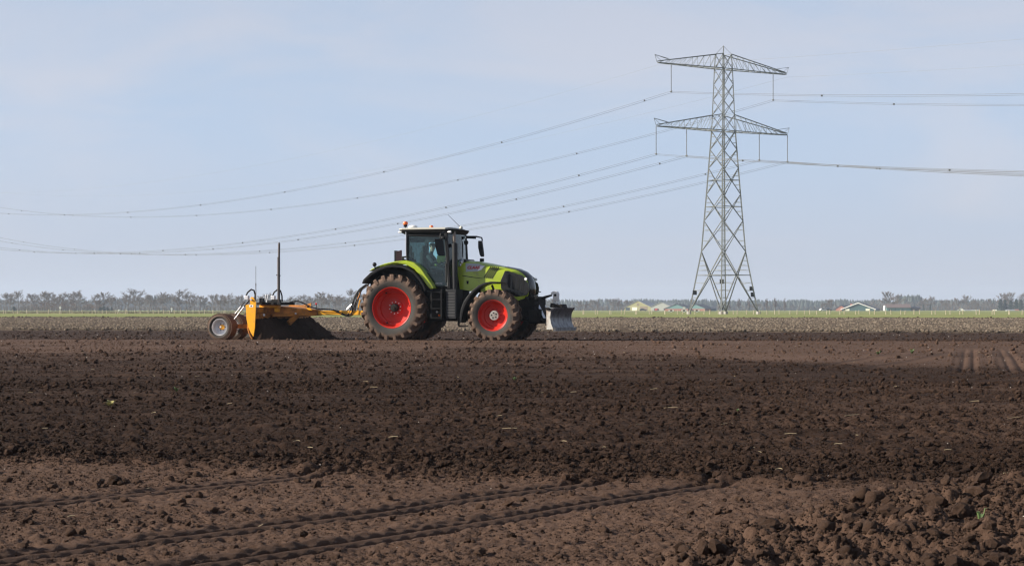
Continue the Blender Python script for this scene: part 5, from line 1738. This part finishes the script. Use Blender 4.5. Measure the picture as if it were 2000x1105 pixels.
def far_wood(name, spans, m_, label, conifer):
    mb = MB()
    for px0, px1, n_, h0, h1, Ya, Yb in spans:
        for k in range(n_):
            px = px0 + (px1 - px0) * (k + r.random()) / n_; Y = r.uniform(Ya, Yb)
            b = P(px, 604, Y); H = (h0 + (h1 - h0) * (.5 + .5 * float(fbm(np.array([px / 38.0]), np.array([h0 * 1.0]), 300, 3)[0])) + r.uniform(-.08, .08) * h1) / FPX * Y
            W = H * (r.uniform(.22, .36) if conifer else r.uniform(.30, .48))
            if conifer:
                for lv in range(4):
                    z0 = H * (.12 + .2 * lv); z1 = min(H, z0 + H * .42); ww = W * (1.15 - .25 * lv)
                    ring = [Vector((b.x + ww * math.cos(a) * r.uniform(.7, 1.2), Y + ww * math.sin(a), z0 + r.uniform(-.04, .04) * H)) for a in np.linspace(0, 6.28, 7)[:-1]]
                    ap = Vector((b.x + r.uniform(-.03, .03) * H, Y, z1))
                    mb.add(ring + [ap], [(i, (i + 1) % 6, 6) for i in range(6)])
                mb.box(b.x - W, b.x + W, Y + 1, Y + 1.5, -.1, H * .45)
            else:
                for q in range(34):
                    a = r.uniform(0, 6.28); v = r.uniform(-1, 1); q_ = r.random() ** .33
                    c = Vector((b.x + W * q_ * math.cos(a) * math.sqrt(1 - v * v), Y + W * q_ * math.sin(a) * math.sqrt(1 - v * v), H * .56 + H * .44 * q_ * v))
                    d = Vector((r.uniform(-1, 1), r.uniform(-1, 1), r.uniform(-1, 1))) * H * .09; e = Vector((r.uniform(-1, 1), r.uniform(-.3, .3), r.uniform(-1, 1))) * H * .12
                    mb.add([c - d, c + d, c + e], [(0, 1, 2)])
                mb.box(b.x - .3, b.x + .3, Y, Y + .5, -.1, H * .6)
    o = mb.build(name, m_, fix=False)
    tag(o, label, "wood", kind="stuff")


far_wood("far_conifer_wood", [(-150, 760, 340, 18, 25, 2200, 2600), (285, 350, 22, 27, 31, 2050, 2100), (760, 2150, 560, 18, 24, 2200, 2600), (1752, 1800, 18, 27, 31, 1950, 2050), (1040, 1280, 50, 19, 23, 2100, 2150), (1280, 1700, 150, 18, 22, 2120, 2200), (1890, 1945, 18, 21, 25, 1950, 2050)], M["wood"], "blue-green line of far conifers along the horizon", True)
far_wood("far_bare_wood", [(-150, 760, 170, 13, 19, 1650, 1900), (760, 1240, 70, 10, 15, 1650, 1900), (1400, 1720, 50, 8, 13, 1650, 1900), (1690, 2150, 100, 15, 21, 1650, 1900)], M["wood_b"], "hazy grey-brown bare wood in front of the conifers", False)
far_wood("roadside_scrub", [(-120, 760, 190, 7, 13, 1140, 1240), (40, 200, 40, 9, 15, 1120, 1180), (1040, 1230, 40, 6, 11, 1380, 1480), (1690, 2100, 70, 6, 11, 1520, 1600)], mat("scrub_twigs", (.13, .098, .07), .95, var=.4, scale=.15), "low tangled brown scrub under the roadside trees", False)
# rough dry verge between meadow and road
mb = MB()
for k in range(5200):
    px = r.uniform(-120, 700); Y = r.uniform(470, 560); b = P(px, 604, Y); hgt = r.uniform(.18, .5); w = r.uniform(.06, .22); dx = r.uniform(-.2, .2)
    mb.add([(b.x - w, Y, -.03), (b.x + w, Y + r.uniform(-.1, .1), -.03), (b.x + dx, Y, hgt)], [(0, 1, 2)])
tag(mb.build("rough_verge", mat("dry_verge_grass", (.20, .165, .10), .95, var=.4, scale=.3), fix=False), "rough dry grass verge along the far left edge of the meadow", "verge", kind="stuff")

# ================================================================== farms
def bmat(name, c, **k): return mat(name, c, .75, var=.10, scale=.4, **k)
M["olive"] = bmat("olive_cladding", (.29, .27, .125)); M["pale"] = bmat("pale_grey_cladding", (.32, .33, .29)); M["teal"] = bmat("teal_cladding", (.12, .22, .205))
M["dgreen"] = bmat("dark_green_cladding", (.035, .085, .08)); M["roofg"] = bmat("grey_roof", (.25, .26, .28)); M["roofd"] = bmat("dark_roof", (.045, .047, .06))
M["brick"] = bmat("red_brick", (.30, .115, .075)); M["wh"] = bmat("white_boards", (.78, .77, .70)); M["cream"] = bmat("cream_door", (.80, .76, .58)); M["brown"] = bmat("brown_door", (.20, .15, .10)); M["dark"] = bmat("dark_opening", (.02, .035, .04))
M["roofb"] = bmat("brown_roof", (.14, .095, .08)); M["slate"] = bmat("slate_blue_wall", (.10, .14, .18))


def barn(name, label, cat, px0, px1, py_eave, py_ridge, Y, depth, rz, wall, roof, over=.35, doors=(), barge=None, plinth=None):
    """gabled building, its gable towards the field; doors are (u0, u1, h0, h1, material) on the gable"""
    mid = P((px0 + px1) / 2, 604, Y)
    W = (px1 - px0) / FPX * Y / max(.3, math.cos(rz))
    ze, zr_ = CAMH + (HORZ - py_eave) / FPX * Y, CAMH + (HORZ - py_ridge) / FPX * Y
    o = empty(name, (mid.x, Y, 0), -rz)
    tag(o, label, cat)
    mb = MB(); mb.prism([(-W / 2, -.1), (W / 2, -.1), (W / 2, ze), (0, zr_), (-W / 2, ze)], 0, depth); mb.build("wall", wall, o)
    k = (zr_ - ze) / (W / 2); t_ = .18
    for s in (-1, 1):
        e = W / 2 + over
        prof = [(0, zr_ + .02), (s * e, ze - k * over + .02), (s * e, ze - k * over + .02 + t_), (0, zr_ + .02 + t_)]
        mb = MB(); mb.prism(prof, -over, depth + over); mb.build("roof", roof, o)
        if barge:
            mb = MB(); mb.prism([(s * .0, zr_ - .25), (s * e, ze - k * over - .25), (s * e, ze - k * over + .25), (0, zr_ + .25)], -over - .12, -over - .02); mb.build("barge_board", barge, o)
    for (u0, u1, h0, h1, m_) in doors:
        mb = MB(); mb.box(u0 * W - W / 2, u1 * W - W / 2, -.1, .02, h0 * zr_, h1 * zr_); mb.build("door", m_, o)
    if plinth:
        mb = MB(); mb.box(-W / 2 - .04, W / 2 + .04, -.06, depth * .9, -.1, zr_ * plinth[0]); mb.build("plinth", plinth[1], o)
    return o


def shed(name, label, cat, px0, px1, py_eave, py_ridge, Y, depth, wall, roof, doors=()):
    """long side towards the field, roof sloping to the camera"""
    a, b = P(px0, 604, Y), P(px1, 604, Y); W = b.x - a.x
    ze, zr_ = CAMH + (HORZ - py_eave) / FPX * Y, CAMH + (HORZ - py_ridge) / FPX * Y
    o = empty(name, (a.x, Y, 0)); tag(o, label, cat)
    mb = MB(); mb.box(0, W, 0, depth, -.1, ze); mb.build("wall", wall, o)
    mb = MB()
    ring = [[(x, -.4, ze - .02), (x, depth / 2, zr_), (x, depth + .4, ze - .02), (x, depth + .4, ze + .13), (x, depth / 2, zr_ + .16), (x, -.4, ze + .13)] for x in (-.3, W + .3)]
    mb.loft(ring); mb.build("roof", roof, o)
    for (u0, u1, h0, h1, m_) in doors:
        mb = MB(); mb.box(u0 * W, u1 * W, -.1, .02, h0 * ze, h1 * ze); mb.build("door", m_, o)
    return o


barn("barn", "olive yellow gabled barn with cream door and grey roof", "barn", 1221, 1271, 600, 587.3, 1222, 16, rad(26), M["olive"], M["roofg"], doors=((.03, .19, .05, .34, M["dark"]), (.28, .47, .03, .36, M["cream"]), (.57, .86, .03, .44, M["brown"]), (.46, .54, .5, .75, M["brown"])))
barn("barn", "pale grey gabled barn between olive barn and teal barns", "barn", 1272, 1311, 599, 590.5, 1212, 15, rad(24), M["pale"], M["pale"], doors=((.15, .3, .03, .3, M["dark"]), (.62, .8, .03, .3, M["dark"])))
barn("barn", "teal gabled barn with brick foot, left of the two behind the white boards", "barn", 1299, 1343, 602.5, 594, 1202, 15, rad(22), M["teal"], M["roofd"], plinth=(.32, M["brick"]))
barn("barn", "teal gabled barn with solar roof right beside the pylon's left foot", "barn", 1340, 1376, 602, 594.2, 1202, 14, rad(26), M["teal"], M["roofd"], plinth=(.32, M["brick"]))
shed("shed", "low slate blue shed at the right end of the teal barns", "shed", 1377, 1399, 602.5, 599.5, 1209, 8, M["slate"], M["roofd"])
bg = barn("barn", "dark green gabled barn with white barge boards and two white doors", "barn", 1646, 1707, 603.5, 591.5, 1222, 18, rad(20), M["dgreen"], M["roofd"], over=.7, doors=((.10, .23, .02, .27, M["cream"]), (.72, .85, .02, .27, M["cream"])), barge=M["wh"])
mb = MB(); mb.box(-.5, .5, 8, 9, 4.0, 5.6); mb.build("vent", M["roofd"], bg)
hs_ = barn("house", "small red brick house with dark roof tucked behind the green barn", "house", 1633, 1652, 603, 596.5, 1248, 8, rad(30), M["brick"], M["roofd"])
mb = MB(); mb.box(4.0, 5.4, 6, 7.4, 1.0, 4.6); mb.build("chimney", M["brick"], hs_)
shed("shed", "long teal shed with brown roof right of the white silo", "shed", 1732, 1779, 601, 594, 1254, 10, M["teal"], M["roofb"], doors=((.08, .2, .02, .45, M["dark"]), (.34, .36, .0, 1.0, M["dark"]), (.66, .67, .0, 1.0, M["dark"])))
an = shed("shed", "dark annex with chimney at the right end of the brown-roofed shed", "shed", 1781, 1797, 601, 598.5, 1258, 8, M["roofb"], M["roofd"])
mb = MB(); mb.box(1.9, 2.5, 3, 3.6, 1, 3.4); mb.build("chimney", M["roofd"], an)
b = P(1728, 604, 1235); zt_ = CAMH + 7.5 / FPX * 1235
mb = MB(); mb.lathe([(.9, -.1), (.9, zt_ - .8), (.8, zt_ - .3), (.45, zt_), (.001, zt_ + .05)], 18, (0, 0, 0), 'z'); si = mb.build("silo", M["wh"], smooth=40); si.location = (b.x, b.y, 0)
tag(si, "small white domed feed silo left of the teal shed", "silo")
mb = MB(); mb.tube([(.95, 0, 0), (.95, 0, zt_ - .5)], .06, 6); mb.build("ladder", M["galv"], si)
barn("house", "small white gabled house below the round bare tree at right", "house", 1869, 1884, 606.5, 602, 1430, 8, rad(15), M["wh"], M["wh"], doors=((.3, .45, .1, .5, M["dark"]),))
shed("shed", "low pale shed right of the small white gabled house", "shed", 1884, 1897, 606.6, 605.2, 1430, 6, M["cream"], M["roofg"]); shed("shed", "long low greenish shed right of the pale shed", "shed", 1898, 1912, 606.8, 605.0, 1443, 6, M["pale"], M["pale"])
shed("shed", "tiny cream hut in front of the bare trees left of the evergreens", "shed", 1941, 1947, 606.8, 605.2, 1417, 4, M["cream"], M["cream"])
shed("shed", "long low white building in front of the dark evergreens", "shed", 1967, 1982, 606.4, 604.6, 1326, 5, M["wh"], M["roofg"]); shed("shed", "small brick-roofed building at the right end of the white building", "shed", 1984, 1990, 606.4, 604.2, 1326, 5, M["cream"], M["brick"])


def parked_car(px, Y, body, label, rz=0.0):
    b_ = P(px, 604, Y); o = empty("parked_car", (b_.x, Y, 0), rz)
    tag(o, label, "car", "cars parked at the farms")
    pr = [(-2.1, .35), (2.1, .35), (2.15, .75), (1.9, .9), (1.0, .98), (.45, 1.45), (-1.2, 1.48), (-1.8, 1.0), (-2.1, .9)]
    mb = MB(); mb.prism(pr, -.85, .85); mb.build("body", body, o, bevel=.05)
    mb = MB(); mb.prism([(.85, 1.0), (.4, 1.38), (-1.15, 1.40), (-1.6, 1.02)], -.86, .86); mb.build("window", M["dark"], o)
    for x in (-1.3, 1.3):
        for y in (-.8, .8): mb = MB(); mb.lathe([(.2, -.1), (.32, -.1), (.32, .1), (.2, .1)], 12, (x, y, .32)); mb.build("wheel", M["chassis"], o)


parked_car(1256, 1170, M["dark"], "dark car parked in front of the olive barn"); parked_car(1283, 1190, mat("red_car_paint", (.36, .06, .05), .4), "red car parked in front of the pale grey barn", 1.2)
parked_car(1607, 1170, M["white"], "white car parked at far left of the green barn", .4); parked_car(1618, 1176, M["roofd"], "dark car parked between the white car and brick house", 0.1)
# marker boards on the meadow, white squares either side of a black one
for k, (px, wd) in enumerate(((1311, "low marker board with white and black squares, leftmost of three"), (1336, "tall marker board with white and black squares, topped by a white panel"), (1361, "low marker board with white and black squares, right of the pylon's left foot"))):
    b_ = P(px, 604, 500); o = empty("marker_board", (b_.x, 500, 0)); tag(o, wd, "board", "marker boards on the meadow")
    for x in (-.48, .48):
        mb = MB(); mb.box(x - .22, x + .22, -.03, .03, .45, .88); mb.build("white_square", M["wh"], o)
        mb = MB(); mb.box(x - .03, x + .03, .035, .08, -.1, .85); mb.build("post", M["post"], o)
    mb = MB(); mb.box(-.255, .255, -.02, .02, .50, .84); mb.build("black_square", M["black"], o)
    mb = MB(); mb.box(-.22, .22, -.03, .03, .26, .46); mb.build("white_foot", M["wh"], o)
    if k == 1: mb = MB(); mb.box(-.31, .31, -.03, .03, .88, 1.62); mb.build("white_panel", M["wh"], o)
for px, hh_, wd in ((117.5, 2.2, "small white road post before the roadside trees, leftmost of three"), (232, 1.0, "low white marker before the roadside trees, middle of three"), (335, 1.6, "white road post before the roadside trees, rightmost of three")):
    b_ = P(px, 604, 700); o = empty("road_post", (b_.x, 700, 0)); tag(o, wd, "post", "white posts by the road")
    mb = MB(); mb.tube([(0, 0, 0), (0, 0, hh_)], .09, 8); mb.build("pole", M["wh"], o); mb = MB(); mb.box(-.35, .35, -.08, .08, hh_ * .55, hh_ * .85); mb.build("panel", M["wh"], o)


# ================================================================== bits lying on the soil
M["straw"] = mat("dry_straw", (.38, .30, .18), .8, var=.25, scale=20)
M["pebble"] = mat("pale_pebble", (.48, .42, .36), .7, var=.3, scale=9)
M["leaf"] = mat("weed_leaf", (.065, .105, .028), .7, var=.35, scale=12)
M["leaf_dry"] = mat("dry_grass_tuft", (.24, .21, .07), .8, var=.3, scale=12)


def on_soil(px, py):
    Y = FPX * CAMH / (py - HORZ); X = (px - 1000) / FPX * Y
    return X, Y, ground_z(X, Y)


rr = random.Random(12)
straw_px = [(579, 867, 12), (606, 882, 10), (448, 794, 9), (627, 803, 9), (59, 770, 8), (181, 725, 6), (518, 724, 7), (217, 1040, 12), (139, 1015, 12), (974, 819, 11), (995, 841, 26), (1113, 916, 18), (1178, 876, 9), (1102, 865, 9), (1250, 829, 14), (1277, 762, 12), (768, 860, 16), (730, 762, 14), (715, 752, 12), (1664, 817, 28), (1544, 857, 20), (1521, 921, 12), (1447, 932, 22), (1605, 839, 8), (1481, 880, 10), (1637, 869, 14), (1978, 943, 34), (1902, 787, 18), (1769, 1004, 15), (1569, 1042, 12), (1978, 819, 26), (1851, 882, 12), (1310, 800, 24), (1420, 826, 20), (905, 772, 10), (385, 742, 8), (300, 812, 9), (88, 842, 10), (1120, 770, 10), (1750, 760, 9)]
mb = MB(); mb.tube([(-.5, 0, 0), (-.1, .02, .03), (.5, -.02, .01)], [.028, .034, .026], 5); s_me = mb.mesh("straw_stalk", M["straw"])
mb = MB(); mb.tube([(-.5, 0, 0), (0, .09, .05), (.3, .03, .06), (.5, -.08, .02)], [.022, .03, .028, .02], 5); s_me2 = mb.mesh("straw_stalk", M["straw"])
for k, (px, py, L_) in enumerate(straw_px):
    x, y, z = on_soil(px, py)
    o = link(bpy.data.objects.new("straw_stalk", s_me if k % 3 else s_me2))
    s = L_ / FPX * y * 1.15
    o.location = (x, y, z + .012 + .0005 * y); o.scale = (s, max(s * .6, .08), max(s * .6, .08)); o.rotation_euler = (0, rr.uniform(-.12, .12), rr.uniform(-.5, .5))
    tag(o, "pale dry straw stalk lying on the tilled brown soil", "straw", "straw stalks on the field")
n = 420
Xp, Yp = field_points(n, 6.8, 75, 1.0)
hp = field_height(Xp[None, :], Yp[None, :], .0019 * Yp[None, :])[0][0]
mb = MB(); mb.tube([(-1, 0, 0), (1, .1, .1)], [.13, .10], 4); bit_a = mb.mesh("straw_bit", M["straw"])
mb = MB(); mb.ball((0, 0, 0), .5, .4, .35, 7, 5); bit_b = mb.mesh("pebble_bit", M["pebble"], smooth=80)
mb = MB(); mb.ball((0, 0, 0), .4, .5, .3, 6, 4); bit_c = mb.mesh("pebble_bit", M["pebble"])
scl = rng.uniform(.005, .012, n) * (.7 + .035 * Yp)
pts = np.stack([Xp, Yp, hp + scl * .6], -1)
rot = np.stack([rng.uniform(-.4, .4, n), rng.uniform(-.4, .4, n), rng.uniform(-1.2, 1.2, n)], -1)
scatter("straw_bits_and_pebbles", pts, scl, rot, rng.uniform(0, 1, n), [bit_a, bit_b, bit_c], "tiny pale straw bits and pebbles sprinkled over the soil", "debris")


def weed(name, px, py, size, label, material, blades=14, upright=.5):
    x, y, z = on_soil(px, py)
    s = size / FPX * y
    mb = MB()
    for k in range(blades):
        a = 6.28 * k / blades + rr.uniform(-.3, .3); L_ = s * rr.uniform(.55, 1.05); up = upright * rr.uniform(.6, 1.3); w = s * .11
        d = Vector((math.cos(a), math.sin(a), 0)); sd = Vector((-math.sin(a), math.cos(a), 0)) * w
        p0, p1, p2 = Vector((0, 0, -.01)), d * L_ * .35 + Vector((0, 0, L_ * up)), d * L_ * .75 + Vector((0, 0, L_ * up * 1.05))
        mb.add([p0 - sd * .3, p0 + sd * .3, p1 + sd, p1 - sd, p2], [(0, 1, 2, 3), (3, 2, 4)])
    o = mb.build(name, material, fix=False); o.location = (x, y, z)
    tag(o, label, "weed")


weed("weed", 345, 768, 13, "small leafy green weed on dark soil left of middle", M["leaf"], 16, .7)
weed("grass_tuft", 215, 794, 22, "yellowish dry grass tuft lying on dark soil at left", M["leaf_dry"], 22, .45)
weed("weed", 1441, 807, 9, "small bright green weed right of middle in dark soil", M["leaf"], 8, .6)
weed("weed", 1366, 918, 14, "faint green sprout at the edge of the dark soil", M["leaf"], 12, .6)
weed("weed", 1715, 692, 12, "green weed left of two on the far driven-on band", M["leaf"], 12, .5)
weed("weed", 1781, 690, 13, "green weed right of two on the far driven-on band", M["leaf"], 12, .6)
weed("weed", 1915, 1066, 24, "thin upright green sprig among clods at bottom right", M["leaf"], 7, 1.1)
weed("weed", 1705, 1052, 12, "tiny green seedling among clods at bottom right", M["leaf"], 6, .5)
weed("weed", 1659, 1078, 13, "small sprout below the seedling in the clod bank", M["leaf"], 5, .8)
weed("weed", 1488, 1060, 10, "single green seedling at the left edge of the clod bank", M["leaf"], 6, .6)
weed("weed", 1005, 744, 12, "faint green weed below the front of the tractor", M["leaf"], 10, .5)

big_me = [clod_mesh("soil_clod", 500 + i, M["soil"], 3, .75) for i in range(4)]
for me in big_me:
    me.attributes.new("dry", 'FLOAT', 'POINT').data.foreach_set("value", np.full(len(me.vertices), .12, np.float32))
for k, (px, py, s, wd) in enumerate(((222, 946, 22, "dark upright clod, upper one of a pair at lower left"), (236, 968, 16, "brown clod just below the dark upright clod at lower left"), (1826, 812, 14, "dark pointed clod standing on loose soil at right"), (1376, 1072, 20, "dark clod at the left tip of the clod bank"), (1330, 1086, 20, "dark clod at lower left of the clod bank's tip"), (1894, 952, 16, "dark clod on the light soil edge at far right"), (1562, 936, 16, "brown pointed clod at the edge of the dark soil"), (985, 966, 12, "dark crumbling clod between the two tyre tracks"), (1060, 918, 10, "dark clod on the dark soil edge below middle"), (1000, 1046, 13, "round brown clod below the lower tyre track"), (1888, 1000, 16, "dark clod at the top of the clod bank"), (520, 862, 12, "dark clod in loose soil left of middle"), (100, 955, 17, "dark clod near the left picture edge"))):
    x, y, z = on_soil(px, py)
    o = link(bpy.data.objects.new("soil_clod", big_me[k % 4]))
    r_ = s / FPX * y * .62
    o.location = (x, y, z + r_ * .25); o.scale = (r_, r_, r_ * 1.05); o.rotation_euler = (rr.uniform(-.3, .3), rr.uniform(-.3, .3), rr.uniform(0, 6))
    tag(o, wd, "clod", "big clods on the field")

# ================================================================== the air
hz_m = bpy.data.materials.new("haze_air"); hz_m.use_nodes = True
hn = hz_m.node_tree.nodes; hn.clear()
ho = hn.new("ShaderNodeOutputMaterial"); hv = hn.new("ShaderNodeVolumePrincipled")
hv.inputs["Color"].default_value = (.74, .85, 1.0, 1); hv.inputs["Density"].default_value = .00016; hv.inputs["Anisotropy"].default_value = .1
hz_m.node_tree.links.new(hv.outputs[0], ho.inputs["Volume"])
mb = MB(); mb.box(-2650, 2650, -650, 5050, -1.4, 57.0)
tag(mb.build("haze", hz_m), "thin blue air over the plain", "haze", kind="stuff")
